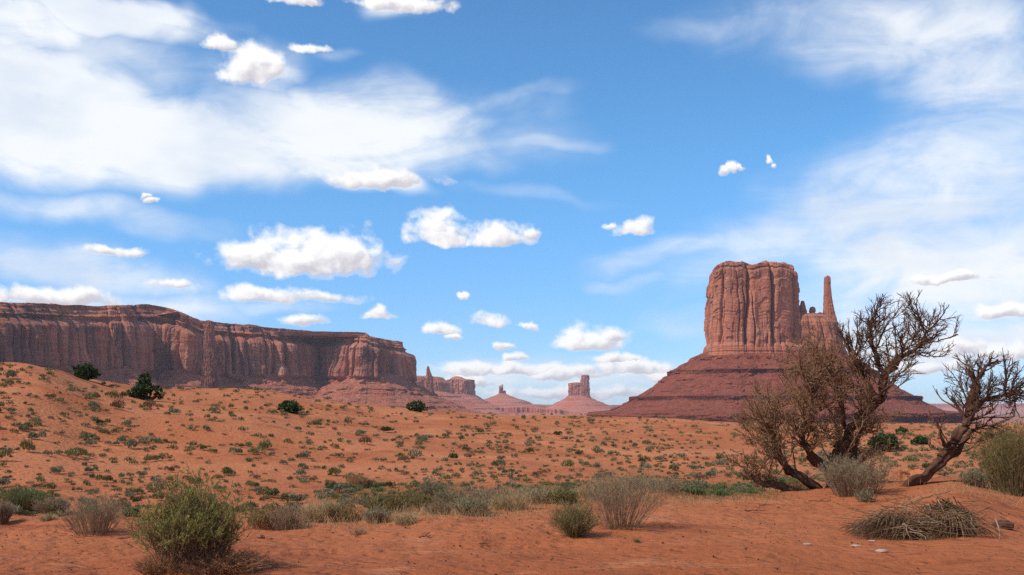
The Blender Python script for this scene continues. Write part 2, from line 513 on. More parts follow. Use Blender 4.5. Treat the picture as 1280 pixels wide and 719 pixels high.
# ------------------------------------------------------------------ the ground
KX = np.array([-500, 0, 40, 75, 110, 180, 260, 330, 420, 500, 600, 700, 800, 900, 1000, 1100, 1200, 1280, 1700], float)
KY = np.array([455, 453, 452, 458, 472, 487, 488, 490, 501, 509, 515, 519, 524, 526, 527, 529, 530, 531, 533], float)
KD = np.array([70, 72, 74, 78, 84, 92, 98, 104, 110, 115, 120, 124, 125, 125, 128, 130, 130, 130, 130], float)
BX = np.array([-500, 0, 320, 600, 680, 830, 950, 1080, 1280, 1700], float)
BD = np.array([17, 16.5, 15.2, 15.6, 18.6, 20, 19.8, 22.5, 23.5, 24], float)
MOUNDS = [(690, 18.4, 45, 1.3, 0.10), (832, 19.6, 40, 1.6, 0.22), (1075, 20.5, 80, 2.2, 0.10), (1195, 17.6, 75, 2.6, 0.34), (1190, 22.0, 70, 1.8, 0.22), (300, 12.2, 60, 1.3, 0.10), (60, 15.5, 90, 1.5, 0.10), (205, 11.0, 60, 0.9, 0.09)]


_kp = np.arange(-500, 1700, 4.0)


def _smooth(xs, ys):
    v = np.interp(_kp, xs, ys)
    kk_ = np.exp(-np.linspace(-2.5, 2.5, 31) ** 2)
    return np.convolve(np.pad(v, 15, mode='edge'), kk_ / kk_.sum(), mode='valid')


KYs, KDs, BDs = _smooth(KX, KY), _smooth(KX, KD), _smooth(BX, BD)


def ground_h(x, y):
    x = np.asarray(x, float); y = np.asarray(y, float)
    d = np.hypot(x, y)
    az_ = np.arctan2(x, y)
    px = 640 + F * np.tan(np.clip(az_, -0.72, 0.72))
    back = sstep(0.75, 1.3, np.abs(az_))
    cd = np.interp(px, _kp, KDs)
    cy = np.interp(px, _kp, KYs)
    zc = EYE + (HY - cy) / F * cd * np.cos(np.clip(az_, -.72, .72))
    bd = np.interp(px, _kp, BDs)
    foot_d = bd + 9.5
    foot_z = -0.72
    # near flat and the bank down to the wash
    z = foot_z * sstep(0, 1, (d - bd) / 6.5)
    t = np.clip((d - foot_d) / (cd - foot_d), 0, 1)
    rise = 0.55 * t + 0.45 * t * t * (3 - 2 * t)
    z = np.where(d > foot_d, foot_z + (zc - foot_z) * rise, z)
    over = np.clip((d - cd) / 520.0, 0, 1)
    plain = -24 - 24 * sstep(1500, 9000, d)
    zpast = zc + (plain - zc) * (1 - (1 - over) ** 1.6)
    z = np.where(d > cd, zpast, z)
    for (mx, md, mw, mdep, mh) in MOUNDS:
        z = z + mh * np.exp(-((px - mx) / mw) ** 2 - ((d - md) / mdep) ** 2)
    # cut bank of the wash on the right
    cut = np.exp(-((px - 1135) / 60) ** 2) * sstep(0, 0.5, d - 33.0 - 1.2 * vnoise(px / 30, 0, 0, 91)) * (1 - sstep(36, 60, d)) * 0.55
    z = z + cut
    du = sstep(24, 48, d) * (1 - sstep(150, 400, d))
    z = z + du * (0.55 * fbm(x / 16, y / 16, 0, 4, 11) + 0.22 * fbm(x / 3.6, y / 3.6, 0, 3, 23))
    nr = 1 - sstep(22, 40, d)
    z = z + nr * (0.10 * fbm(x / 2.8, y / 2.4, 0, 3, 31) + 0.045 * fbm(x / 0.55, y / 0.6, 0, 3, 37))
    ptr = sstep(400, 1500, d)
    z = z + ptr * 5 * fbm(x / 500, y / 500, 0, 4, 41)
    flat = np.where(d > 40, 0.0, z) + sstep(130, 900, d) * (plain)
    z = z * (1 - back) + flat * back
    return z


fine_az = np.linspace(-34, 34, 900)
coarse = np.concatenate([np.linspace(34, 326, 80)[1:-1]])
azs = np.radians(np.concatenate([fine_az, coarse]))
rad = [0.0, 1.5, 3.0, 4.5]
while rad[-1] < 22000:
    r_ = rad[-1]
    rad.append(r_ * (1.0085 if r_ < 30 else 1.0125 if r_ < 150 else 1.04))
rad = np.array(rad)
AA, RR = np.meshgrid(azs, rad)
GX, GY = RR * np.sin(AA), RR * np.cos(AA)
GZ = ground_h(GX, GY)
GZ[0, :] = GZ[0, :].mean()
M_GROUND = ground_mat()
ground = link('ground', grid_mesh('ground', np.stack([GX, GY, GZ], -1), wrap=True), M_GROUND)
tag(ground, kind='structure')


def gz(x, y):
    return float(ground_h(np.array([x]), np.array([y]))[0])


def at(px, py, dmin=6.0, dmax=130.0):
    """the point where the view line of a photo pixel meets the ground"""
    d = np.linspace(dmin, dmax, 5000)
    vx, vz = (px - 640) / F, (HY - py) / F
    y = d / math.hypot(1, vx)
    x = y * vx
    zz = EYE + vz * y
    g = ground_h(x, y)
    k = np.nonzero(zz <= g)[0]
    i = k[0] if len(k) and d[k[0]] < 0.98 * dmax else int(np.argmax((g - EYE) / y))
    return float(x[i]), float(y[i]), float(g[i])


# ------------------------------------------------------------------ rock builders
def column_disp(s, z, L, width, amp, seed, ztop=None, zspan=100.0, crack=0.9, wob=0.35, endlo=0.25):
    """protruding rounded columns along a wall of length L (periodic)"""
    g = np.random.default_rng(seed)
    n = max(4, int(L / width))
    w = g.uniform(0.35, 1.8, n)
    b = np.concatenate([[0], np.cumsum(w)])
    b = b / b[-1] * L
    wq = np.diff(b)
    s2 = s + wob * width * fbm(s / (2.5 * width), z / (5 * width), seed + .5, 3, seed)
    s2 = np.mod(s2, L)
    i = np.clip(np.searchsorted(b, s2.ravel(), side='right').reshape(s2.shape) - 1, 0, n - 1)
    u = (s2 - b[i]) / wq[i]
    p = g.uniform(0, 1, n)[i]
    endz = g.uniform(endlo, 1.5, n)[i] * zspan
    act = sstep(0, 1, (endz - z) / (0.08 * zspan + 0.4 * wq[i]) + 0.5)
    bul = 1 - np.abs(2 * u - 1) ** 7 + (g.uniform(-1, 1, n)[i] * (u - 0.5)) * 1.3
    dist = np.minimum(u, 1 - u) * wq[i]
    ck = np.exp(-(dist / (0.05 * width + 0.7)) ** 2)
    deep = g.uniform(0.15, 1, n)[i]
    return amp * (0.75 * p * (0.35 + 0.65 * act) + 0.5 * bul - crack * ck * deep)


def bedding(z, s, thick, amp, seed):
    seed = int(seed)
    zz = z / thick + 0.25 * fbm(s / 60, z / 40, 0, 2, seed + 5)
    k = np.floor(zz)
    f = zz - k
    h = _h(k, k * 0 + seed, k * 0, seed)
    hn = _h(k + 1, k * 0 + seed, k * 0, seed)
    return amp * (h + (hn - h) * sstep(0.8, 1.0, f) - 0.5)


def ring_outline(n, cx, cy, hx, hy, power=3.0, wob=0.06, seed=0):
    th = np.linspace(0, 2 * np.pi, 720, endpoint=False)
    c, s = np.cos(th), np.sin(th)
    r = (np.abs(c) ** power + np.abs(s) ** power) ** (-1 / power)
    r = r * (1 + wob * fbm(np.cos(th) * 1.5, np.sin(th) * 1.5, 0, 3, seed))
    return np.stack([cx + hx * r * c, cy + hy * r * s], 1)


def resample(out, n, front_bias=4.0, chaikin=2):
    P_ = np.asarray(out, float)
    for _ in range(chaikin):
        Q_ = np.roll(P_, -1, 0)
        P_ = np.stack([0.75 * P_ + 0.25 * Q_, 0.25 * P_ + 0.75 * Q_], 1).reshape(-1, 2)
    area = 0.5 * np.sum(P_[:, 0] * np.roll(P_[:, 1], -1) - np.roll(P_[:, 0], -1) * P_[:, 1])
    if area < 0:
        P_ = P_[::-1]
    cl = np.concatenate([P_, P_[:1]])
    seg = np.diff(cl, axis=0)
    ln = np.hypot(seg[:, 0], seg[:, 1])
    mid = (cl[:-1] + cl[1:]) / 2
    nrm = np.stack([seg[:, 1], -seg[:, 0]], 1) / (ln[:, None] + 1e-9)
    facing = -(nrm * mid).sum(1) / (np.hypot(mid[:, 0], mid[:, 1]) + 1e-9)
    wgt = ln * np.where(facing > -0.25, front_bias, 1.0)
    cw = np.concatenate([[0], np.cumsum(wgt)])
    cs = np.concatenate([[0], np.cumsum(ln)])
    tw = np.linspace(0, cw[-1], n, endpoint=False)
    x = np.interp(tw, cw, cl[:, 0]); y = np.interp(tw, cw, cl[:, 1]); s = np.interp(tw, cw, cs)
    # smoothed normals, taken from the dense outline
    k = max(1, int(len(mid) * 0.004))
    nn_ = sum(np.roll(nrm, j, 0) for j in range(-k, k + 1))
    nn_ /= np.linalg.norm(nn_, axis=1, keepdims=True) + 1e-9
    j = np.clip(np.searchsorted(cw, tw, side='right') - 1, 0, len(mid) - 1)
    return np.stack([x, y], 1), nn_[j], s, cs[-1]


def sweep(name, outline, n, zs, prof, disp, mat, parent, rim=None, zbase=0.0, cap=True, capz=None, center=None, shift=None, cap_noise=2.0, front_bias=4.0, chaikin=2):
    """a wall swept round a plan outline; prof(z) and disp(s,z,L) push it outwards; rim(x,y) scales the top"""
    P2, N2, s, L = resample(outline, n, front_bias, chaikin)
    zs = np.asarray(zs, float)
    S, Z = np.meshgrid(s, zs)
    off = prof(Z) if callable(prof) else Z * 0
    off = off + disp(S, Z, L)
    # blend at the seam of the arc length
    X = P2[None, :, 0] + N2[None, :, 0] * off
    Y = P2[None, :, 1] + N2[None, :, 1] * off
    if shift is not None:
        dx_, sx_ = shift(Z)
        cx_ = (P2[:, 0].min() + P2[:, 0].max()) / 2
        X = cx_ + (X - cx_) * sx_ + dx_
        cy_ = (P2[:, 1].min() + P2[:, 1].max()) / 2
        Y = cy_ + (Y - cy_) * np.minimum(1.0, 0.25 + 0.75 * sx_)
    Zr = Z.copy()
    if rim is not None:
        top = rim(X, Y)
        Zr = zbase + (Z - zbase) * (top - zbase) / (zs[-1] - zbase)
    rows = [np.stack([X, Y, Zr], -1)]
    if cap:
        c = np.array(center if center is not None else [X[-1].mean(), Y[-1].mean()])
        last = rows[0][-1]
        zc_ = capz if capz is not None else last[:, 2].mean()
        for f in (0.03, 0.07, 0.13, 0.22, 0.35, 0.5, 0.7, 0.9, 1.0):
            q = last.copy()
            q[:, 0] = c[0] + (last[:, 0] - c[0]) * (1 - f)
            q[:, 1] = c[1] + (last[:, 1] - c[1]) * (1 - f)
            q[:, 2] = last[:, 2] * (1 - f) + zc_ * f + (cap_noise * vnoise(q[:, 0] / 18, q[:, 1] / 18, 0, 77) * (1 if f < 1 else 0))
            rows.append(q[None])
    V = np.concatenate(rows, 0)
    me = grid_mesh(name, V, wrap=True, smooth=False)
    return link(name, me, mat, parent)


def zrange(a, b, step):
    return np.linspace(a, b, max(3, int(abs(b - a) / step)))


# ------------------------------------------------------------------ the butte with a thumb spire
DB = 2000.0
k = DB / F
def bx(px): return (px - 640) * k
def bz(py): return EYE + (HY - py) * k

butte = empty('sandstone_butte', (bx(945), DB, -26), 'tall red sandstone butte with a thumb shaped spire on its right, behind the dead trees', 'butte')
bo = np.array([bx(945), DB, -26])


def child(name, mesh_obj):
    return mesh_obj


def rel(o, origin):
    o.location = (-origin[0], -origin[1], -origin[2])
    return o


z0, z1 = bz(445), bz(331)
H = z1 - z0


def main_disp(S, Z, L):
    zz = Z - z0
    d = column_disp(S, zz, L, 46, 11, 108, zspan=H, crack=2.2, wob=0.25, endlo=0.8)
    d = d + column_disp(S, zz, L, 19, 6.0, 102, zspan=H, crack=1.5, wob=0.5) * sstep(-0.35, 0.25, fbm(S / 60, Z / 90, 2, 2, 109))
    d = d + column_disp(S, zz, L, 8, 1.6, 103, zspan=H, crack=1.0) * sstep(0.05, 0.4, fbm(S / 40, Z / 50, 5, 2, 110))
    d = d + 1.5 * fbm(S / 16, Z / 20, 0, 5, 104) + 2.0 * np.round(2.2 * fbm(S / 22, Z / 34, 6, 3, 112))
    lo = 1 - sstep(0.08, 0.14, zz / H)
    hi = sstep(0.90, 0.94, zz / H)
    d = d * (1 - 0.8 * lo) * (1 - 0.3 * hi)
    d = d + bedding(Z, S, 3.2, 3.0, 105) * (0.25 + lo + 1.2 * hi) + lo * 17.0
    d = d + hi * 0.5 * fbm(S / 8, Z / 3, 0, 3, 106)
    return d


def main_prof(Z):
    t = (Z - z0) / H
    return -5 - 2 * t - 2 * sstep(0.80, 0.82, t) - 5 * sstep(0.925, 0.94, t) - 3 * sstep(0.985, 1.0, t)


def main_rim(X, Y):
    px = X / k + 640
    pts = np.array([[870, 337], [884, 335], [889, 331.5], [905, 330.5], [921, 331], [924, 333.5], [934, 334.2], [941, 333], [948, 330.5], [975, 330], [979, 331.8], [994, 334.2], [999, 337], [1006, 342]])
    return bz(np.interp(px, pts[:, 0], pts[:, 1]) + 0.6) + 2.2 * np.round(1.6 * fbm(X / 16, Y / 16, 0, 3, 120))


o = sweep('main_tower', ring_outline(0, bx(943), DB + 10, 63 * k - 18, 62, 5.0, 0.06, 5), 1000, zrange(z0 - 4, z1, 1.15), main_prof, main_disp, M_CLIFF, butte, rim=main_rim, zbase=z0, cap_noise=1.0)
rel(o, bo)


def tower(name, xl, xr, ytop, ybase, D, depth, mat, parent, origin, edges=None, amp=4.0, width=9.0, n=300, step=1.2, seed=1, taper=0.15, power=2.6, round_top=0.06):
    """free standing rock column; edges = rows (py, left px, right px)"""
    kk = D / F
    za, zb = EYE + (HY - ybase) * kk, EYE + (HY - ytop) * kk
    if edges is None:
        edges = [(ytop, xl + (xr - xl) * taper, xr - (xr - xl) * taper), (ybase, xl, xr)]
    e = np.array(sorted(edges), float)
    wmax = (xr - xl) / 2 * kk
    cx = ((xl + xr) / 2 - 640) * kk
    out = ring_outline(0, cx, D, wmax, depth, power, 0.07, seed)
    hh = zb - za

    def sh(Z):
        py = HY - (Z - EYE) / kk
        l = np.interp(py, e[:, 0], e[:, 1]); r = np.interp(py, e[:, 0], e[:, 2])
        t = np.clip((Z - za) / hh, 0, 1)
        rnd = np.sqrt(np.clip(1 - np.clip((t - (1 - round_top)) / round_top, 0, 1) ** 2, 0.05, 1))
        return ((l + r) / 2 - (xl + xr) / 2) * kk, (r - l) / (xr - xl) * rnd

    def ds(S, Z, L):
        zz = Z - za
        d = column_disp(S, zz, L, width, amp, seed * 7 + 1, zspan=hh) + column_disp(S, zz, L, width * 0.4, amp * 0.35, seed * 7 + 2, zspan=hh)
        d = d + 0.9 * amp * fbm(S / (width * 1.2), Z / (width * 1.3), 0, 4, seed) + 0.5 * amp * np.round(2 * fbm(S / (width * 1.5), Z / (width * 2), 4, 3, seed + 9)) + bedding(Z, S, width * 0.4, amp * 0.3, seed)
        return d - amp * 1.1
    ob = sweep(name, out, n, zrange(za - 3, zb, step), lambda Z: Z * 0, ds, mat, parent, shift=sh, cap_noise=0.2, chaikin=1)
    return rel(ob, origin)


tower('shoulder_block', 994, 1056, 392, 447, DB, 48, M_CLIFF, butte, bo, edges=[(390, 996, 1027), (396, 992, 1034), (403, 990, 1042), (425, 990, 1050), (447, 990, 1056)], amp=4, width=24, n=420, seed=11, round_top=0.1, step=1.2)
tower('thumb_spire', 1028, 1054, 345, 446, DB + 4, 24, M_CLIFF, butte, bo, edges=[(345, 1031, 1037), (358, 1030.8, 1037.6), (371, 1030.6, 1038.8), (391, 1030.2, 1042.5), (404, 1029.5, 1046), (431, 1028, 1052), (446, 1027, 1058)], amp=1.8, width=9, n=240, seed=13, round_top=0.03)
tower('rock_knob', 1010, 1020, 383.5, 402, DB + 2, 9, M_CLIFF, butte, bo, edges=[(383.5, 1012.5, 1018), (389, 1011.5, 1019.5), (393, 1013, 1018), (397, 1010, 1021), (402, 1009, 1022)], amp=1.2, width=5, n=90, seed=15, round_top=0.08, step=1.0)
tower('rock_knob', 1000, 1008, 376, 402, DB + 6, 8, M_CLIFF, butte, bo, edges=[(376, 1001, 1005), (385, 999, 1007), (402, 997, 1010)], amp=1.1, width=5, n=90, seed=16, round_top=0.05, step=1.0)
tower('rock_knob', 1021, 1030, 390.5, 404, DB - 2, 9, M_CLIFF, butte, bo, edges=[(390.5, 1022.5, 1028), (396, 1021, 1030), (404, 1020, 1031)], amp=1.2, width=5, n=90, seed=17, round_top=0.1, step=1.0)

# talus: (photo row, metres outwards)
TP = np.array([(440, -8), (443, 0), (447, 14), (451, 21), (457, 40), (464, 55), (464.4, 63), (469, 62), (476, 76), (486, 98), (495, 122), (495.6, 138), (500.5, 138), (506, 152), (513, 178), (515, 214), (515.4, 222), (525.5, 221), (530, 236), (545, 262)], float)
tz = bz(TP[:, 0])[::-1]
to = TP[:, 1][::-1]


def talus_disp(S, Z, L):
    py = HY - (Z - EYE) / k
    g = np.interp(py, [443, 470, 510, 540], [2.0, 9, 14, 16])
    ridg = 1 - np.abs(fbm(S / 46, Z / 400, 3, 4, 201)) * 2.0
    d = g * (ridg - 0.5) * 0.8
    d = d + column_disp(S, Z * 0, L, 9, 2.6, 203, zspan=50) * np.exp(-((py - 520.5) / 4.5) ** 2)
    d = d + 2.6 * fbm(S / 8, Z / 5, 1, 5, 205) + 5.0 * np.maximum(0, fbm(S / 9, Z / 7, 4, 3, 207) - 0.15) * 2
    d = d + bedding(Z, S, 5.0, 2.2, 206) * np.interp(py, [443, 462, 470, 545], [1.2, 1.0, .5, .5])
    return d


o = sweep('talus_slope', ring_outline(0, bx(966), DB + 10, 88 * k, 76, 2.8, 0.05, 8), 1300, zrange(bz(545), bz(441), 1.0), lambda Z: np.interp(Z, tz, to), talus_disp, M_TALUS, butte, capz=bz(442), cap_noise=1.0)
rel(o, bo)

# ------------------------------------------------------------------ the long mesa on the left
FACE = [(-330, 1620), (-120, 1850), (0, 2050), (50, 2120), (95, 2215), (130, 2290), (172, 2310), (186, 2440), (205, 2470), (226, 2400), (243, 2450), (252, 2640), (300, 2700), (352, 2760), (392, 2890), (406, 2930), (418, 2830), (440, 2800), (466, 2795), (492, 2835), (507, 2950), (513, 3090)]
mo_ = [((p - 640) / F * D, D) for p, D in FACE] + [(-345, 3300), (-520, 3700), (-1000, 4100), (-2100, 3600), (-2300, 2200), (-2000, 1500), (-1500, 1350)]
mesa = empty('sandstone_mesa', (-800, 2700, -26), 'long flat topped sandstone mesa with shaded cliffs along the left of the valley', 'mesa')
mor = (-800, 2700, -26)
MZB, MZT = 72.0, 222.0


def mesa_rim(X, Y):
    px = X / Y * F + 640
    py = np.interp(px, [-400, -100, 0, 30, 80, 120, 165, 182, 214, 222, 240, 252, 300, 360, 420, 432, 458, 463, 490, 501, 515, 523, 560], [372, 377, 378, 378, 381, 382.5, 382, 380.5, 385, 389, 396, 401.5, 405.5, 411.5, 416.5, 415.5, 415.5, 420.5, 426, 427, 432, 438, 440])
    z = EYE + (HY - py) / F * Y
    z = np.where((Y > 3150) | (px < -350), 205.0, z)
    return z + 2.6 * fbm(X / 26, Y / 26, 0, 4, 303)


def mesa_prof(Z):
    t = (Z - MZB) / (MZT - MZB)
    p = np.interp(t, [-0.1, 0, 0.05, 0.70, 0.74, 0.78, 0.79, 0.86, 0.87, 0.93, 0.94, 1.0], [0, 0, -2, -4, -6, -7, -12, -13, -18, -19, -26, -28])
    return p + 14


def mesa_disp(S, Z, L):
    zz = Z - MZB
    Hm = MZT - MZB
    d = column_disp(S, zz, L, 95, 34, 311, zspan=Hm, crack=0.5)
    d = d + column_disp(S, zz, L, 34, 14, 312, zspan=Hm, crack=0.9)
    d = d + column_disp(S, zz, L, 11, 3.4, 313, zspan=Hm, crack=0.8)
    d = d + 26 * np.minimum(0, fbm(S / 120, Z / 150, 3, 3, 319) + 0.05) + 4.0 * fbm(S / 16, Z / 22, 0, 5, 314) + 2.0 * np.round(2.2 * fbm(S / 30, Z / 36, 6, 3, 318))
    up = sstep(0.70, 0.80, zz / Hm)
    lo = 1 - sstep(0.02, 0.14, zz / Hm)
    d = d * (1 - 0.4 * up) * (1 - 0.4 * lo) + up * (4.0 * bedding(Z, S, 5.5, 2.0, 315) + 11 * fbm(S / 30, Z / 9, 0, 4, 316)) + lo * bedding(Z, S, 4, 5, 317)
    return d - 44


o = sweep('cliff_wall', mo_, 2200, zrange(MZB - 25, MZT, 1.9), mesa_prof, mesa_disp, M_MESA, mesa, rim=mesa_rim, zbase=MZB, center=(-1200, 2700), capz=215, cap_noise=3, front_bias=7, chaikin=2)
rel(o, mor)

MT = np.array([(100, -12), (88, 4), (76, 12), (70, 20), (58, 46), (48, 60), (47, 66), (38, 72), (22, 112), (10, 140), (9, 150), (0, 158), (-12, 205), (-26, 262), (-34, 300)], float)


def mtalus_disp(S, Z, L):
    g = np.interp(Z, [-30, 40, 95], [38, 26, 6])
    ridg = 1 - np.abs(fbm(S / 150, Z / 900, 3, 4, 401)) * 2.2
    d = g * (ridg - 0.55)
    d = d + 4.5 * fbm(S / 10, Z / 6, 1, 5, 405) + 9 * np.maximum(0, fbm(S / 16, Z / 11, 4, 3, 407) - 0.1) * 2
    d = d + bedding(Z, S, 9, 5.0, 406)
    return d


o = sweep('talus_slope', mo_, 1500, zrange(-34, 98, 1.8), lambda Z: np.interp(Z, MT[::-1, 0], MT[::-1, 1]), mtalus_disp, M_MTALUS, mesa, cap=False, front_bias=7, chaikin=3)
rel(o, mor)
tower('rock_pillar', 250, 276, 400.5, 490, 2310, 17, M_MESA, mesa, mor, edges=[(400.5, 256.5, 266), (407, 256, 266.5), (425, 255, 268), (450, 254, 270.5), (470, 252.5, 273), (490, 249, 278)], amp=3.6, width=9, n=220, seed=21, round_top=0.02, step=1.6)

# ------------------------------------------------------------------ far buttes
def talus(name, xl, xr, yt, prof_px, D, depth, mat, parent, origin, n=420, seed=1, step=2.5):
    """slope round a far butte; prof_px = rows (py, extra px outwards)"""
    kk = D / F
    pr = np.array(sorted(prof_px, reverse=True), float)
    zt = EYE + (HY - pr[:, 0]) * kk
    ov = pr[:, 1] * kk
    out = ring_outline(0, ((xl + xr) / 2 - 640) * kk, D, (xr - xl) / 2 * kk, depth, 2.4, 0.06, seed)

    def ds(S, Z, L):
        spread = np.interp(Z, zt, ov)
        d = 0.16 * spread * fbm(S / 90, Z / 600, 3, 4, seed) * 2
        return d + 5 * fbm(S / 20, Z / 12, 1, 4, seed + 3) + bedding(Z, S, 9, 9, seed)
    ob = sweep(name, out, n, zrange(zt[0], zt[-1], step), lambda Z: np.interp(Z, zt, ov), ds, mat, parent, cap=True, capz=zt[-1], chaikin=1)
    return rel(ob, origin)


# lit mesa end with the thin spire before it
D1 = 5200.0
org = ((540 - 640) / F * D1, D1, -40)
fm = empty('sandstone_mesa', org, 'low pink sunlit mesa past the end of the long mesa, behind the thin spire', 'mesa')
tower('cliff_wall', 500, 561, 470, 494, D1 + 200, 120, M_FAR, fm, org, edges=[(470, 503, 551), (474, 501, 556), (478, 500, 560), (494, 498, 562)], amp=14, width=40, n=300, seed=31, step=3, power=3.5, round_top=0.1)
talus('talus_slope', 500, 561, 491, [(489, 0), (497, 16), (503, 28), (510, 50), (519, 72)], D1 + 200, 130, M_FARTALUS, fm, org, seed=32)
D1b = 4700.0
org = ((536 - 640) / F * D1b, D1b, -40)
fs = empty('rock_spire', org, 'thin pointed rock spire standing alone just right of the long mesa', 'rock spire')
tower('spire_column', 529, 543, 457.5, 497, D1b, 24, M_FAR, fs, org, edges=[(457.5, 534.2, 536), (462, 533, 537), (468, 532.4, 539.5), (472, 532.2, 540.6), (485, 531, 541.5), (497, 528.5, 543.5)], amp=6, width=14, n=160, seed=33, step=2, round_top=0.03)
talus('talus_slope', 529, 543, 494, [(492, 0), (498, 8), (505, 20), (511, 44), (520, 62)], D1b, 40, M_FARTALUS, fs, org, seed=34)
# square mesa block
D2 = 6200.0
org = ((576 - 640) / F * D2, D2, -44)
sq = empty('square_mesa', org, 'square blue shaded mesa block with a low domed cap, left of the far castle rocks', 'mesa')
tower('cliff_block', 558, 593, 474, 497, D2, 110, M_FAR, sq, org, edges=[(474, 559.5, 591), (478, 559, 591.5), (497, 558, 593)], amp=13, width=34, n=340, seed=41, step=2.5, power=4.0, round_top=0.05)
tower('domed_cap', 561, 584, 470.5, 476, D2, 70, M_FAR, sq, org, edges=[(470.5, 567, 576), (472.5, 564, 579), (476, 560, 587)], amp=5, width=24, n=160, seed=42, step=2, round_top=0.2)
talus('talus_slope', 558, 593, 495, [(493, 0), (499, 10), (505, 22), (512, 42), (520, 60)], D2, 120, M_FARTALUS, sq, org, seed=43)
# castle rocks
D3 = 7400.0
org = ((627 - 640) / F * D3, D3, -46)
ca = empty('castle_butte', org, 'small distant butte crowned by castle like pinnacles in the middle of the skyline', 'butte')
for j, (a, b_, t_) in enumerate([(623.2, 627.2, 482), (626.2, 629.6, 480.5), (628.6, 633, 488)]):
    tower('pinnacle', a, b_, t_, 497, D3 + 10 * j, 11, M_FAR, ca, org, amp=3, width=10, n=90, seed=51 + j, step=2.5, taper=0.22, round_top=0.05)
talus('talus_slope', 622, 634, 494, [(492, -1), (494, 2), (498, 12), (500.5, 20), (503, 27), (505.5, 29), (507, 44), (512, 62), (520, 90)], D3, 40, M_FARTALUS, ca, org, seed=55)
# twin tower butte
D4 = 6600.0
org = ((723 - 640) / F * D4, D4, -46)
tw = empty('twin_tower_butte', org, 'distant butte with one tall and one lower tower, left of the large butte', 'butte')
tower('low_tower', 709.5, 733, 478, 499, D4 + 20, 42, M_FAR, tw, org, edges=[(478, 714.5, 731), (479.5, 711, 732), (482, 710.3, 733), (499, 709.5, 734)], amp=8, width=22, n=220, seed=61, step=2, power=3, round_top=0.05)
tower('tall_tower', 724, 737.5, 468.5, 500, D4 - 10, 40, M_FAR, tw, org, edges=[(468.5, 726.5, 735.5), (471, 726, 736), (500, 724, 737.5)], amp=7, width=20, n=220, seed=62, step=2, power=3, round_top=0.03)
talus('talus_slope', 708, 738, 497, [(495, -1), (498, 3), (501, 9), (504, 16), (505.5, 19), (508, 24), (512, 38), (516, 56), (520, 76)], D4, 60, M_FARTALUS, tw, org, seed=63, step=2)

# far terraces and the skyline hills: the terrain of the valley
def terrace(pts_y, D, xs, seed, mat):
    """long low step of the valley floor, as a real ridge with depth"""
    kk = D / F
    x = np.linspace(xs[0], xs[1], 260)
    zt = EYE + (HY - np.interp(x, [p[0] for p in pts_y], [p[1] for p in pts_y])) * kk
    X = (x - 640) * kk
    rows = []
    for dy, f in ((-320, 0.0), (-200, 0.25), (-130, 0.45), (-90, 0.55), (-84, 0.92), (-60, 1.0), (300, 1.0), (900, 0.9), (1600, 0.0)):
        zb = -62.0
        yv = D + dy + 60 * fbm(x / 14, dy / 300, 0, 4, seed)
        rows.append(np.stack([X * (1 + dy / D), yv, zb + (zt - zb) * f + (4 * fbm(x / 8, dy / 90, 0, 3, seed + 1) * (0 < f))], -1))
    me = grid_mesh('hills', np.stack(rows, 0), smooth=False)
    ob = link('hills', me, mat)
    tag(ob, kind='structure')


terrace([(480, 509), (560, 506), (600, 505), (660, 506.5), (690, 510), (740, 514), (820, 516)], 8200, (420, 840), 71, M_FARTALUS)
terrace([(560, 513), (620, 509), (660, 508.5), (700, 512), (720, 516), (760, 520)], 5600, (540, 790), 73, M_FARTALUS)
terrace([(-400, 500), (300, 500), (560, 502), (700, 506.2), (900, 506), (1300, 504), (1700, 502)], 12500, (-500, 1800), 75, M_FARTALUS)

# ------------------------------------------------------------------ plants
M_SCRUB = leaf_mat('scrub_foliage', None, None, objcol=True, trans=0.15)
M_JUN = leaf_mat('juniper_foliage', (0.028, 0.050, 0.016), (0.055, 0.085, 0.028), trans=0.1)
M_STEM = wood_mat('woody_stems', (0.16, 0.085, 0.048), (0.22, 0.12, 0.065), (0.07, 0.035, 0.02), 9)
M_DEAD = wood_mat('dead_juniper_wood', (0.080, 0.036, 0.022), (0.135, 0.064, 0.036), (0.03, 0.015, 0.011), 7, 0.03)
M_TWIG = wood_mat('dead_juniper_twigs', (0.165, 0.083, 0.042), (0.25, 0.135, 0.066), (0.08, 0.04, 0.025), 9, 0.004)
M_BACKLIT_TWIG = wood_mat('backlit_dead_twigs', (0.085, 0.042, 0.026), (0.14, 0.072, 0.040), (0.04, 0.02, 0.014), 9, 0.004)  # darker copy of the twig colour, paints the crowns as backlit against the sky
M_BARK = wood_mat('shredded_bark', (0.125, 0.066, 0.034), (0.26, 0.155, 0.078), (0.045, 0.022, 0.013), 11, 0.004)
M_PALE = wood_mat('bleached_wood', (0.42, 0.30, 0.20), (0.36, 0.24, 0.15), (0.22, 0.13, 0.08), 10, 0.004)


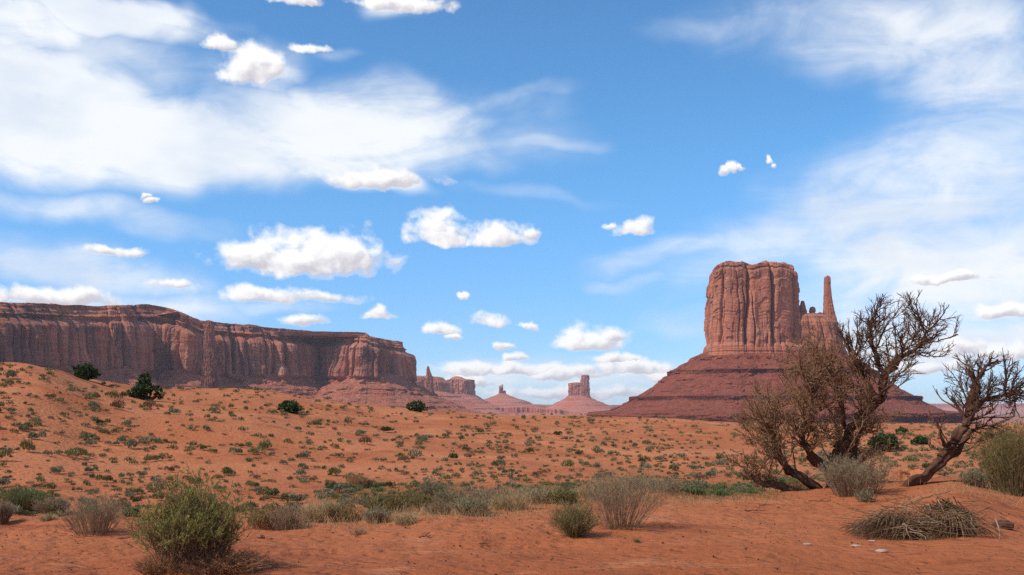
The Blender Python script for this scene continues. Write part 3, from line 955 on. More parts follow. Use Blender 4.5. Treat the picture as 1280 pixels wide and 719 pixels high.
def scrub_mesh(seed, n, leaf, name='scrub'):
    g = np.random.default_rng(seed)
    k = g.integers(2, 5)
    cs = np.stack([g.uniform(-.26, .26, k), g.uniform(-.26, .26, k), g.uniform(.10, .2, k)], 1)
    rs = g.uniform(.18, .30, k)
    w = g.integers(0, k, n)
    d = rand_dirs(n, g)
    d[:, 2] = np.abs(d[:, 2]) - 0.15
    r = rs[w] * g.uniform(0.45, 1.08, n) ** 0.6
    C = cs[w] + d * r[:, None] * np.array([1, 1, 0.85])
    C[:, 2] = np.maximum(C[:, 2], 0.0)
    axis = d * 0.8 + rand_dirs(n, g) * 0.6 + np.array([0, 0, 0.5])
    axis /= np.linalg.norm(axis, axis=1, keepdims=True)
    sidev = np.cross(axis, rand_dirs(n, g))
    sidev /= np.linalg.norm(sidev, axis=1, keepdims=True) + 1e-9
    q = Quads()
    L_ = leaf * g.uniform(.6, 1.3, n)
    q.leaves(C, sidev * (L_ * 0.32)[:, None], axis * L_[:, None])
    return q


SCRUBS = []
for i in range(8):
    SCRUBS.append(scrub_mesh(900 + i, 420, 0.058).mesh('scrub'))
LOW = [scrub_mesh(950 + i, 90, 0.11) for i in range(6)]

COLS = {'olive': (0.215, 0.185, 0.072), 'grey green': (0.215, 0.205, 0.125), 'dark green': (0.095, 0.105, 0.036), 'dry brown': (0.235, 0.130, 0.072), 'pale straw': (0.34, 0.25, 0.15)}
CN = list(COLS)
g = np.random.default_rng(21)
# visible dune surface, column by column, so that the cover is even where it shows
cpx = np.linspace(-40, 1320, 240)
dd_ = np.linspace(22, 134, 500)
CX, DD = np.meshgrid(cpx, dd_, indexing='ij')
caz = np.arctan((CX - 640) / F)
gxx, gyy = DD * np.sin(caz), DD * np.cos(caz)
gzz = ground_h(gxx, gyy)
row = HY - (gzz - EYE) / gyy * F
vis = np.minimum.accumulate(row, axis=1)
NT_ = 26000
ci_ = g.integers(0, 240, NT_); ur_ = g.uniform(0, 1, NT_) ** 1.15; uj_ = g.uniform(-.3, .3, NT_); up_ = g.uniform(-3, 3, NT_)
bdv, cdv = np.interp(cpx, BX, BD), np.interp(cpx, KX, KD)
dv_ = np.zeros(NT_)
for j in range(NT_):
    ci = ci_[j]
    i0 = np.searchsorted(dd_, bdv[ci] + 8)
    rmax, rmin = vis[ci, i0], vis[ci, -1]
    dv_[j] = dd_[i0 + int(np.argmax(vis[ci, i0:] <= rmin + (rmax - rmin) * ur_[j]))] + uj_[j]
pxv = cpx[ci_] + up_
av = np.arctan((pxv - 640) / F)
xv, yv = dv_ * np.sin(av), dv_ * np.cos(av)
cl = fbm(xv / 8.5, yv / 8.5, 0, 3, 61) * 1.2 + 0.8 * fbm(xv / 2.2, yv / 2.2, 0, 2, 63)
okv = (g.uniform(0, 1, NT_) < 0.68 + 0.6 * cl) & (dv_ < cdv[ci_] + 1.5)
szv = np.clip(g.lognormal(-0.70, 0.42, NT_), 0.18, 1.15) * np.interp(dv_, [25, 45, 90], [.50, .74, 1.0]) * np.interp(pxv, [400, 800], [1.0, 0.8])
kept = np.zeros((2600, 3)); nk = 0
pos = []
for j in np.nonzero(okv)[0]:
    if nk >= 2600: break
    x, y, size = xv[j], yv[j], szv[j]
    if nk and ((kept[:nk, 0] - x) ** 2 + (kept[:nk, 1] - y) ** 2 < (0.28 * (size + kept[:nk, 2])) ** 2).any():
        continue
    kept[nk] = (x, y, size); nk += 1
    pos.append((float(x), float(y), float(size), float(dv_[j]), float(pxv[j])))
pos.sort(key=lambda p: -p[2] / p[3])
for i, (x, y, size, d_, px) in enumerate(pos[:300]):
    o = bpy.data.objects.new('scrub_bush', SCRUBS[g.integers(0, 8)])
    if not o.data.materials:
        o.data.materials.append(M_SCRUB)
    o.location = (x, y, gz(x, y) - 0.03 * size)
    hs = g.uniform(0.75, 1.15)
    o.scale = (size, size * 1.05, size * hs * 1.35)
    o.rotation_euler = (0, 0, g.uniform(0, 6.28))
    cn = CN[g.choice(5, p=[.34, .36, .12, .12, .06])]
    c = np.array(COLS[cn]) * g.uniform(0.85, 1.15)
    o.color = (*c, 1)
    col.objects.link(o)
    cd_ = float(np.interp(px, KX, KD))
    band = 'near the crest' if d_ > 0.72 * cd_ else 'halfway up' if d_ > 0.48 * cd_ else 'near the foot'
    where = 'the left sand rise' if px < 330 else 'the dune in mid valley' if px < 690 else 'the dune below the large butte' if px < 940 else 'the flat behind the dead trees'
    sz = 'broad' if size > 0.95 else 'middling' if size > .6 else 'small'
    tag(o, f'{sz} {cn} scrub bush {band} of {where}', 'bush', 'scrub bushes scattered over the dune')
rest = Quads()
for (x, y, size, d_, px) in pos[300:]:
    q = LOW[g.integers(0, 6)]
    V, Qd = q.v[0], q.q[0]
    a = g.uniform(0, 6.28)
    c, s_ = math.cos(a), math.sin(a)
    V2 = np.stack([V[:, 0] * c - V[:, 1] * s_, V[:, 0] * s_ + V[:, 1] * c, V[:, 2] * g.uniform(.9, 1.5)], 1) * size + np.array([x, y, gz(x, y) - 0.02])
    rest.add(V2, Qd)
M_LOWSCRUB = leaf_mat('small_tuft_foliage', (0.12, 0.115, 0.05), (0.27, 0.21, 0.10), trans=0.15)
tag(link('ground_cover', rest.mesh('ground_cover'), M_LOWSCRUB), kind='stuff')


# ---- living junipers
def juniper(px, py, wpx, hpx, seed, label, lobes, leaf=0.11, n=2600, cat='tree', group='green junipers on the dune', name='juniper_tree', trunk_show=0.15, dmin=24):
    x, y, z = at(px, py, dmin, 131)
    kk = y / F
    w, h = wpx * kk, hpx * kk
    g = np.random.default_rng(seed)
    t = empty(name, (x, y, z - 0.05), label, cat, group)
    q = Quads()
    ls = np.array(lobes, float)            # x, y, z, r in units of width / height
    m = g.choice(len(ls), n, p=ls[:, 3] ** 2 / np.sum(ls[:, 3] ** 2))
    # clumps inside each lobe
    nc = 26 * len(ls)
    cm = g.choice(len(ls), nc, p=ls[:, 3] ** 2 / np.sum(ls[:, 3] ** 2))
    cd = rand_dirs(nc, g) * (g.uniform(0.3, 1.0, nc) ** 0.5)[:, None]
    cc = ls[cm, :3] * np.array([w, w, h]) + cd * (ls[cm, 3] * w)[:, None] * np.array([1, 1, 0.85])
    cr = ls[cm, 3] * w * g.uniform(0.18, 0.38, nc)
    j = g.integers(0, nc, n)
    dd = rand_dirs(n, g)
    C = cc[j] + dd * (cr[j] * g.uniform(0.4, 1.0, n))[:, None]
    C[:, 2] = np.maximum(C[:, 2], 0.02 * h)
    ax = dd + rand_dirs(n, g) * 0.8 + np.array([0, 0, .4])
    ax /= np.linalg.norm(ax, axis=1, keepdims=True)
    sv = np.cross(ax, rand_dirs(n, g))
    sv /= np.linalg.norm(sv, axis=1, keepdims=True) + 1e-9
    L_ = leaf * g.uniform(.6, 1.3, n)
    q.leaves(C, sv * (L_ * .4)[:, None], ax * L_[:, None])
    link('crown', q.mesh('crown'), M_JUN, t)
    tr = Quads()
    for (lx, ly, lz, lr) in lobes:
        e = np.array([lx * w, ly * w, lz * h])
        b0 = np.array([g.normal() * .04, g.normal() * .04, -0.1])
        tt = np.linspace(0, 1, 8)[:, None]
        Pm = b0 * (1 - tt) + e * tt + np.sin(tt * 3.14) * g.normal(size=3) * 0.08 * w * np.array([1, 1, .3])
        rr = (0.11 * (1 - tt[:, 0]) + 0.03) * min(1.0, h / 2.2)
        tr.tubes(Pm[None], rr[None], 7)
    link('trunk', tr.mesh('trunk', True), M_DEAD, t)


dome = [(0, 0, .5, .36), (-.28, 0, .42, .26), (.27, .05, .42, .26), (.05, .2, .6, .25), (.1, -.2, .5, .28), (-.12, -.1, .66, .22)]
juniper(105, 467.5, 35, 20, 1, 'dense round dark green juniper on the crest of the sand rise, against the long mesa', dome)
juniper(181, 500, 38, 34, 2, 'open ragged juniper with bare gaps on the slope below the long mesa', [(.0, 0, .82, .20), (-.05, .1, .62, .22), (-.30, 0, .25, .24), (.1, 0, .45, .2), (.42, 0, .42, .17), (.40, .1, .18, .14), (-.45, .1, .15, .15), (-.15, -.2, .38, .2), (.0, 0, .15, .18)], n=2400)
juniper(362, 516, 30, 15, 3, 'low dark green juniper bush on the dune below the right end of the long mesa', dome, n=2000)
juniper(521.5, 514.5, 25, 14, 4, 'small rounded juniper bush on the dune crest below the thin distant spire', dome, n=1800)
juniper(1106, 564, 36, 24, 5, 'round dark green bush standing between the two dead trees', dome, n=2600, cat='bush', name='juniper_bush')
juniper(1150, 556, 20, 11, 6, 'small grey green bush beside the leaning dead tree, right of the round one', dome, n=1200, cat='bush', name='juniper_bush')
juniper(1127, 543, 16, 9, 7, 'little dark bush on the flat right behind the round dark bush', dome, n=900, cat='bush', name='juniper_bush')


# ---- strand bushes
def strand_bush(name, px, py, wpx, hpx, seed, label, cat, stem_mat, leaf_m, n_stem=220, n_twig=2, stem_r=0.003, n_leaf=6000, leaf_l=0.02, leaf_w=0.22, t0=0.35, flat=0.5, spread=0.16, up=0.5, group=None, droop=0.0, depth=1.0, dmin=6.0, dmax=60.0, lobed=0.0, sink=0.04, lean=0.0):
    x, y, z = at(px, py, dmin, dmax)
    kk = y / F
    rx, h = wpx * kk / 2, hpx * kk
    g = np.random.default_rng(seed)
    t = empty(name, (x, y, z - sink), label, cat, group)
    phi = g.uniform(0, 2 * np.pi, n_stem)
    rho = np.sqrt(g.uniform(0, 1, n_stem))
    lob = 1 + lobed * fbm(np.cos(phi) * 1.3, np.sin(phi) * 1.3, rho * 1.5, 2, seed)
    top = h * (1 - flat * rho ** 2) * g.uniform(.74, 1.03, n_stem) * lob
    E = np.stack([rx * rho * np.cos(phi) * lob + lean * rx * rho, depth * rx * rho * np.sin(phi) * lob, top], 1)
    B = np.stack([spread * rx * np.cos(phi) * rho, spread * rx * np.sin(phi) * rho, np.full(n_stem, -0.03)], 1)
    Cc = B * (1 - up) + E * up
    Cc[:, 2] = top * (0.35 + 0.35 * g.uniform(size=n_stem)) + 0.25 * h * rho * (0.4 - droop)
    Cc += g.normal(size=(n_stem, 3)) * rx * 0.07
    tt = np.linspace(0, 1, 7)[None, :, None]
    Pm = (1 - tt) ** 2 * B[:, None] + 2 * (1 - tt) * tt * Cc[:, None] + tt ** 2 * E[:, None]
    Pm = Pm + np.cumsum(g.normal(size=Pm.shape), 1) * rx * 0.013
    r0 = stem_r * g.uniform(.7, 1.5, n_stem)
    rr = r0[:, None] * np.linspace(1.5, 0.45, 7)[None]
    q = Quads()
    q.tubes(Pm, rr, 3)
    allP = [Pm]
    if wpx > 34 and n_twig: n_twig = 3
    for lev in range(n_twig):
        src = allP[-1]
        n2 = int(len(src) * (3 if lev == 0 else 1.6))
        i = g.integers(0, len(src), n2)
        kf = g.integers(2, src.shape[1] - 1, n2)
        p0 = src[i, kf]
        tang = src[i, kf + 1] - src[i, kf]
        tang /= np.linalg.norm(tang, axis=1, keepdims=True) + 1e-9
        dv = tang + rand_dirs(n2, g) * 0.95 + np.array([0, 0, 0.35 - droop])
        dv /= np.linalg.norm(dv, axis=1, keepdims=True) + 1e-9
        ln = h * g.uniform(.10, .30, n2) * (0.75 ** lev)
        t3 = np.linspace(0, 1, 4)[None, :, None]
        Pt = p0[:, None] + dv[:, None] * ln[:, None, None] * t3 + np.array([0, 0, 0.12 - 0.3 * droop]) * (ln[:, None, None] * t3 ** 2) + np.cumsum(g.normal(size=(n2, 4, 3)), 1) * ln[:, None, None] * 0.05 * t3
        q.tubes(Pt, np.full((n2, 1), stem_r * 0.55) * np.linspace(1, .5, 4)[None] * np.ones((n2, 1)), 3)
        allP.append(Pt)
    link('stems', q.mesh('stems'), stem_mat, t)
    if n_leaf:
        src = allP[-1] if n_twig else Pm
        i = g.integers(0, len(src), n_leaf)
        m_ = src.shape[1]
        f = g.uniform(t0 if not n_twig else 0.05, 1, n_leaf) * (m_ - 1)
        k0 = np.minimum(f.astype(int), m_ - 2)
        fr = (f - k0)[:, None]
        C = src[i, k0] * (1 - fr) + src[i, k0 + 1] * fr
        tang = src[i, k0 + 1] - src[i, k0]
        tang /= np.linalg.norm(tang, axis=1, keepdims=True) + 1e-9
        ax = tang + rand_dirs(n_leaf, g) * 0.6 + np.array([0, 0, .25])
        ax /= np.linalg.norm(ax, axis=1, keepdims=True)
        sv = np.cross(ax, rand_dirs(n_leaf, g))
        sv /= np.linalg.norm(sv, axis=1, keepdims=True) + 1e-9
        L_ = leaf_l * g.uniform(.5, 1.4, n_leaf)
        C = C + ax * L_[:, None]
        lq = Quads()
        lq.leaves(C, sv * (L_ * leaf_w)[:, None], ax * L_[:, None])
        link('foliage', lq.mesh('foliage'), leaf_m, t)
    return t


L_RABBIT = leaf_mat('rabbitbrush_leaves', (0.22, 0.205, 0.048), (0.42, 0.365, 0.115), trans=0.3)
L_OLIVE = leaf_mat('olive_brush_leaves', (0.19, 0.15, 0.048), (0.30, 0.23, 0.09), trans=0.3)
L_GREEN = leaf_mat('green_herb_leaves', (0.115, 0.145, 0.050), (0.21, 0.225, 0.090), trans=0.3)
L_SAGE = leaf_mat('sage_leaves', (0.20, 0.185, 0.098), (0.30, 0.26, 0.15), trans=0.25)
S_STRAW = wood_mat('straw_stems', (0.36, 0.245, 0.11), (0.45, 0.32, 0.16), (0.20, 0.12, 0.07), 9, 0.002)
S_GREY = wood_mat('grey_dry_stems', (0.235, 0.145, 0.082), (0.32, 0.21, 0.122), (0.11, 0.065, 0.038), 9, 0.002)
S_RED = wood_mat('reddish_dry_stems', (0.27, 0.115, 0.05), (0.35, 0.17, 0.08), (0.13, 0.055, 0.03), 9, 0.002)
S_OLIVE = wood_mat('olive_stems', (0.17, 0.13, 0.05), (0.24, 0.175, 0.075), (0.09, 0.06, 0.03), 9, 0.002)

# big green bush in the left foreground, with its dry reddish skirt
strand_bush('rabbitbrush', 240, 706, 124, 104, 101, 'big green bushy rabbitbrush with brown dry skirt in the left foreground', 'bush', M_STEM, L_RABBIT, n_stem=300, n_twig=2, n_leaf=46000, leaf_l=0.014, leaf_w=0.19, flat=0.5, lobed=0.4, spread=.5, dmin=5, stem_r=0.0032, sink=0.1)
strand_bush('dry_brush', 276, 713, 140, 30, 102, 'low reddish dry twigs sprawling at the foot of the big green bush', 'bush', S_RED, None, n_stem=420, n_twig=1, n_leaf=0, flat=0.5, droop=0.4, dmin=5, stem_r=0.0028)
strand_bush('dry_brush', 196, 716, 60, 30, 103, 'thin rusty dry brush on the left skirt of the big green bush', 'bush', S_RED, L_OLIVE, n_stem=140, n_twig=1, n_leaf=500, leaf_l=0.012, flat=0.5, droop=0.3, dmin=5, stem_r=0.0022)
# middle foreground
strand_bush('brush', 719, 671, 66, 43, 104, 'small olive and brown brush with spiky stems in the middle foreground', 'bush', S_OLIVE, L_OLIVE, n_stem=230, n_twig=1, n_leaf=2600, leaf_l=0.016, leaf_w=.12, flat=0.45, spread=.08, dmin=5, stem_r=0.0028)
strand_bush('dry_bush', 776, 659, 112, 70, 105, 'wide airy bush of pale dry twigs right of the small olive brush', 'bush', S_GREY, L_SAGE, n_stem=170, n_twig=2, n_leaf=2600, leaf_l=0.013, flat=0.35, spread=.35, lobed=.6, dmin=5, stem_r=0.0022, lean=.1)
strand_bush('grass_tuft', 795, 678, 15, 10, 106, 'tiny brown grass tuft alone on the bare red sand', 'grass tuft', S_OLIVE, None, n_stem=120, n_twig=0, n_leaf=0, flat=.5, dmin=5, stem_r=0.0025)
# left
strand_bush('dry_bush', 117, 667, 78, 46, 107, 'grey dry twiggy bush on the sand left of the big green bush', 'bush', S_GREY, L_SAGE, n_stem=170, n_twig=2, n_leaf=2500, leaf_l=0.012, flat=0.35, spread=.45, lobed=.5, dmin=5, stem_r=0.0024)
strand_bush('green_bush', 28, 640, 70, 30, 108, 'dark green spreading bush at the left edge below the sand rise', 'bush', S_OLIVE, L_GREEN, n_stem=260, n_twig=2, n_leaf=9000, leaf_l=0.022, flat=.4, lobed=.4, dmin=9)
strand_bush('sage_bush', 66, 645, 46, 24, 109, 'grey green bush between the dark green bush and the grey twiggy one', 'bush', S_GREY, L_SAGE, n_stem=240, n_twig=2, n_leaf=5000, leaf_l=0.016, flat=.4, lobed=.3, dmin=9)
strand_bush('straw_tuft', 60, 651, 28, 14, 110, 'small straw coloured tuft before the grey green bush at far left', 'grass tuft', S_STRAW, None, n_stem=200, n_twig=0, n_leaf=0, flat=.4, dmin=9, stem_r=.0025)
strand_bush('dry_bush', 2, 655, 30, 32, 111, 'grey dry bush cut by the left edge of the view', 'bush', S_GREY, None, n_stem=260, n_twig=2, n_leaf=0, flat=.4, dmin=9, stem_r=.0025)
strand_bush('herb', 163, 645, 22, 12, 112, 'bright green low herb just left of the big green bush', 'plant', S_OLIVE, L_GREEN, n_stem=90, n_twig=1, n_leaf=2200, leaf_l=0.022, leaf_w=.3, flat=.4, dmin=9)
# behind, in the wash
WASH = [
    ('dry_bush', 330, 661, 38, 34, 'reddish twiggy dry bush just right of the big green bush', 'bush', S_RED, L_OLIVE, 180, 1500),
    ('dry_bush', 358, 662, 42, 38, 'upright dry bush with dark stems in the left row of straw brush', 'bush', S_GREY, None, 260, 0),
    ('dry_bush', 392, 652, 48, 34, 'straw dry bush in the middle of the left row of brush', 'bush', S_STRAW, None, 280, 0),
    ('dry_bush', 432, 652, 46, 30, 'rusty straw bush at the right end of the left row of brush', 'bush', S_RED, L_OLIVE, 260, 1200),
    ('straw_tuft', 449, 668, 22, 16, 'pale little tuft on the sand before the rusty straw bush', 'grass tuft', S_GREY, None, 160, 0),
    ('green_bush', 487, 641, 84, 32, 'wide olive green bush in the wash left of the middle', 'bush', S_OLIVE, L_OLIVE, 380, 9000),
    ('straw_tuft', 505, 655, 40, 22, 'low pale straw brush before the wide olive bush', 'bush', S_STRAW, None, 280, 0),
    ('green_bush', 539, 622, 38, 28, 'rounded grey green bush standing behind the wash', 'bush', S_GREY, L_SAGE, 260, 5000),
    ('dry_bush', 548, 643, 46, 24, 'brown dry brush right of the wide olive bush', 'bush', S_GREY, None, 300, 0),
    ('dry_bush', 592, 643, 56, 30, 'mixed straw and sage brush in the middle of the wash', 'bush', S_STRAW, L_SAGE, 320, 3000),
    ('dry_bush', 636, 637, 52, 32, 'pale straw brush behind the low sand hump', 'bush', S_STRAW, None, 360, 0),
    ('dry_bush', 672, 628, 44, 24, 'straw brush on the back of the low sand hump', 'bush', S_STRAW, L_SAGE, 260, 1400),
    ('green_bush', 706, 629, 42, 22, 'dark olive bush behind the small olive brush', 'bush', S_OLIVE, L_OLIVE, 240, 4200),
    ('dry_bush', 742, 625, 40, 28, 'pale straw bush behind the wide airy bush, at its left', 'bush', S_STRAW, None, 240, 0),
    ('dry_bush', 828, 614, 50, 22, 'grey straw brush on the rounded sand mound', 'bush', S_GREY, L_SAGE, 260, 1500),
    ('dry_bush', 868, 611, 38, 14, 'low grey brush right of the rounded sand mound', 'bush', S_GREY, L_SAGE, 200, 2000),
    ('dry_bush', 445, 606, 34, 20, 'dusky brown dry bush at the foot of the dune', 'bush', S_RED, None, 280, 0),
    ('dry_bush', 1068, 617, 86, 42, 'pale grey dry bush in front of the twisted dead tree trunks', 'bush', S_GREY, L_SAGE, 640, 3000),
    ('sage_bush', 1082, 627, 26, 18, 'small pale grey tuft on the sand before the dry bush under the dead tree', 'grass tuft', S_GREY, L_SAGE, 160, 1200),
    ('green_bush', 1264, 616, 88, 78, 'big olive green and brown bush at the right edge behind the brush heap', 'bush', S_OLIVE, L_OLIVE, 700, 15000),
    ('sage_bush', 1218, 608, 36, 20, 'low grey green brush beside the leaning dead trunk', 'bush', S_GREY, L_SAGE, 240, 3600),
    ('dry_bush', 470, 652, 40, 26, 'grey brown brush between the rusty straw bush and the wide olive bush', 'bush', S_GREY, L_SAGE, 300, 900),
    ('dry_bush', 566, 635, 54, 28, 'dull olive brush just behind the brown dry brush in the wash', 'bush', S_OLIVE, L_SAGE, 320, 4200),
    ('dry_bush', 615, 629, 56, 26, 'greyish brush in the wash behind the pale straw brush', 'bush', S_GREY, L_SAGE, 320, 2400),
    ('dry_bush', 415, 640, 40, 22, 'pale low brush behind the left row of brush', 'bush', S_STRAW, None, 300, 0),
    ('dry_bush', 655, 620, 50, 18, 'low straw grass behind the low sand hump at its top', 'bush', S_STRAW, None, 320, 0),
    ('dry_bush', 798, 612, 46, 24, 'straw brush between the wide airy bush and the rounded mound', 'bush', S_STRAW, L_SAGE, 300, 1600),
    ('dry_bush', 766, 612, 56, 26, 'tall pale grasses behind the wide airy bush', 'bush', S_STRAW, None, 360, 0),
    ('green_bush', 525, 632, 44, 22, 'green brown brush between the wide olive bush and brown brush', 'bush', S_OLIVE, L_OLIVE, 300, 5000),
    ('dry_bush', 378, 661, 30, 20, 'small grey twiggy brush at the front of the left row', 'bush', S_GREY, None, 200, 0),
    ('straw_tuft', 1000, 612, 40, 18, 'low olive brush under the leaning dead limbs', 'bush', S_OLIVE, L_OLIVE, 220, 2400),
]
for i, (nm, px, py, w, h, lab, cat, sm, lm, ns, nl) in enumerate(WASH):
    strand_bush(nm, px, py, w, h * (0.74 if 300 < px < 900 else 1.0), 300 + i, lab, cat, sm, lm, n_stem=int(ns * .5), n_twig=2 if w > 30 else 1, n_leaf=int(nl * 1.3), leaf_l=0.018, leaf_w=.2, flat=.38, lobed=.6, spread=.55, dmin=8, stem_r=.003)

# low bright herbs along the wash
g = np.random.default_rng(77)
hp = None
spots = [(float(g.uniform(a, b)), float(g.uniform(c, d))) for (a, b, c, d, n) in ((415, 570, 606, 616, 16), (640, 730, 606, 614, 8), (855, 945, 606, 619, 20), (1180, 1280, 536, 545, 6), (960, 1030, 600, 610, 6)) for _ in range(n)]
for (px, py) in spots:
    w = g.uniform(12, 26)
    left = px < 600; mid_ = 600 <= px < 800
    place = 'left of the middle' if left else 'behind the small olive brush' if mid_ else 'left of the dead trees' if px < 950 else 'under the dead trees'
    lab = f'low bright green herb in the wash {place}'
    if hp is None or g.uniform() < 0.12:
        hp = strand_bush('herb', px, py, w, 6, int(px), lab, 'plant', S_OLIVE, L_GREEN, n_stem=110, n_twig=1, n_leaf=1900, leaf_l=0.028, leaf_w=.25, flat=.3, dmin=14, dmax=110, group='green herbs along the wash', spread=.7)
    else:
        x, y, z = at(px, py, 14, 110)
        c = hp.copy(); col.objects.link(c)
        c.location = (x, y, z - .03)
        c.rotation_euler = (0, 0, g.uniform(0, 6.28))
        c.scale = (1.25, 1.25, g.uniform(.5, .8))
        c['label'] = lab
        for ch in hp.children:
            k_ = ch.copy(); col.objects.link(k_); k_.parent = c


def grass_patch(name, areas, n, mat, hmin, hmax, seed, r=.0022):
    g = np.random.default_rng(seed)
    q = Quads()
    for (xa, xb, ya, yb, sh) in areas:
        m_ = int(n * sh)
        px = g.uniform(xa, xb, 60); py = g.uniform(ya, yb, 60)
        cs = np.array([at(a, b, 10, 60) for a, b in zip(px, py)])
        i = g.integers(0, 60, m_)
        keep_h = g.uniform(.5, 1.1, 60)
        B = np.stack([cs[i, 0] + g.normal(size=m_) * .42, cs[i, 1] + g.normal(size=m_) * .5, np.zeros(m_)], 1)
        B[:, 2] = ground_h(B[:, 0], B[:, 1]) - .02
        L_ = g.uniform(hmin, hmax, m_) * keep_h[i]
        D0 = np.array([0, 0, 1.0]) + g.normal(size=(m_, 3)) * .28
        D0 /= np.linalg.norm(D0, axis=1, keepdims=True)
        tt = np.linspace(0, 1, 4)[None, :, None]
        bend = g.normal(size=(m_, 3)) * np.array([.35, .35, .1])
        Pm = B[:, None] + L_[:, None, None] * (D0[:, None] * tt + bend[:, None] * tt ** 2 * .6)
        q.tubes(Pm, np.full((m_, 1), r) * np.linspace(1.2, .4, 4)[None], 3)
    tag(link(name, q.mesh(name), mat), kind='stuff')


grass_patch('green_grass', [(410, 580, 606, 630, .45), (640, 735, 606, 622, .2), (850, 960, 606, 622, .25), (0, 60, 618, 640, .1)], 11000, L_GREEN, .07, .22, 501)
grass_patch('dry_grass', [(320, 480, 630, 655, .25), (480, 690, 620, 648, .4), (690, 860, 606, 630, .25), (1180, 1280, 600, 620, .1)], 6500, S_STRAW, .07, .24, 502)


# ------------------------------------------------------------------ dead trees, grown towards points in their crowns
def in_poly(x, y, poly):
    p = np.array(poly, float)
    c = np.zeros(len(x), bool)
    j = len(p) - 1
    for i in range(len(p)):
        cond = ((p[i, 1] > y) != (p[j, 1] > y)) & (x < (p[j, 0] - p[i, 0]) * (y - p[i, 1]) / (p[j, 1] - p[i, 1] + 1e-12) + p[i, 0])
        c ^= cond
        j = i
    return c


def strands(P0, D0, L0, npt, g, curl, bend):
    """k crooked strands of npt points from P0 along D0; bend = (k,3) pull added along the way"""
    k_ = len(P0)
    tt = np.linspace(0, 1, npt)[None, :, None]
    D1 = D0[:, None] + bend[:, None] * tt
    D1 = D1 + np.cumsum(g.normal(size=(k_, npt, 3)), 1) * curl
    D1 /= np.linalg.norm(D1, axis=2, keepdims=True) + 1e-9
    st = D1 * (L0 / (npt - 1))[:, None, None]
    return P0[:, None] + np.concatenate([np.zeros((k_, 1, 3)), np.cumsum(st[:, 1:], 1)], 1)


def children(S_, own, nper, g, tlo, ang, lens, npt, curl, pull):
    k_, m_ = S_.shape[:2]
    n = k_ * nper
    i = np.repeat(np.arange(k_), nper)
    t_ = np.tile(np.linspace(tlo, 1, nper), k_) + g.uniform(-.06, .06, n)
    f = np.clip(t_, 0.05, 0.995) * (m_ - 1)
    k0 = np.minimum(f.astype(int), m_ - 2)
    fr = (f - k0)[:, None]
    P0 = S_[i, k0] * (1 - fr) + S_[i, k0 + 1] * fr
    T = S_[i, k0 + 1] - S_[i, k0]
    T /= np.linalg.norm(T, axis=1, keepdims=True) + 1e-9
    A = np.cross(T, rand_dirs(n, g)); A /= np.linalg.norm(A, axis=1, keepdims=True) + 1e-9
    a_ = np.radians(g.uniform(*ang, n))[:, None]
    D0 = T * np.cos(a_) + A * np.sin(a_)
    D0[:, 2] += 0.12
    D0 /= np.linalg.norm(D0, axis=1, keepdims=True)
    Ls = np.linalg.norm(np.diff(S_, axis=1), axis=2).sum(1)[i]
    L0 = np.clip(Ls * lens * g.uniform(.55, 1.25, n) * (1.15 - 0.45 * t_), 0.05, 0.9)
    return strands(P0, D0, L0, npt, g, curl, np.tile(np.array(pull, float), (n, 1))), own[i]


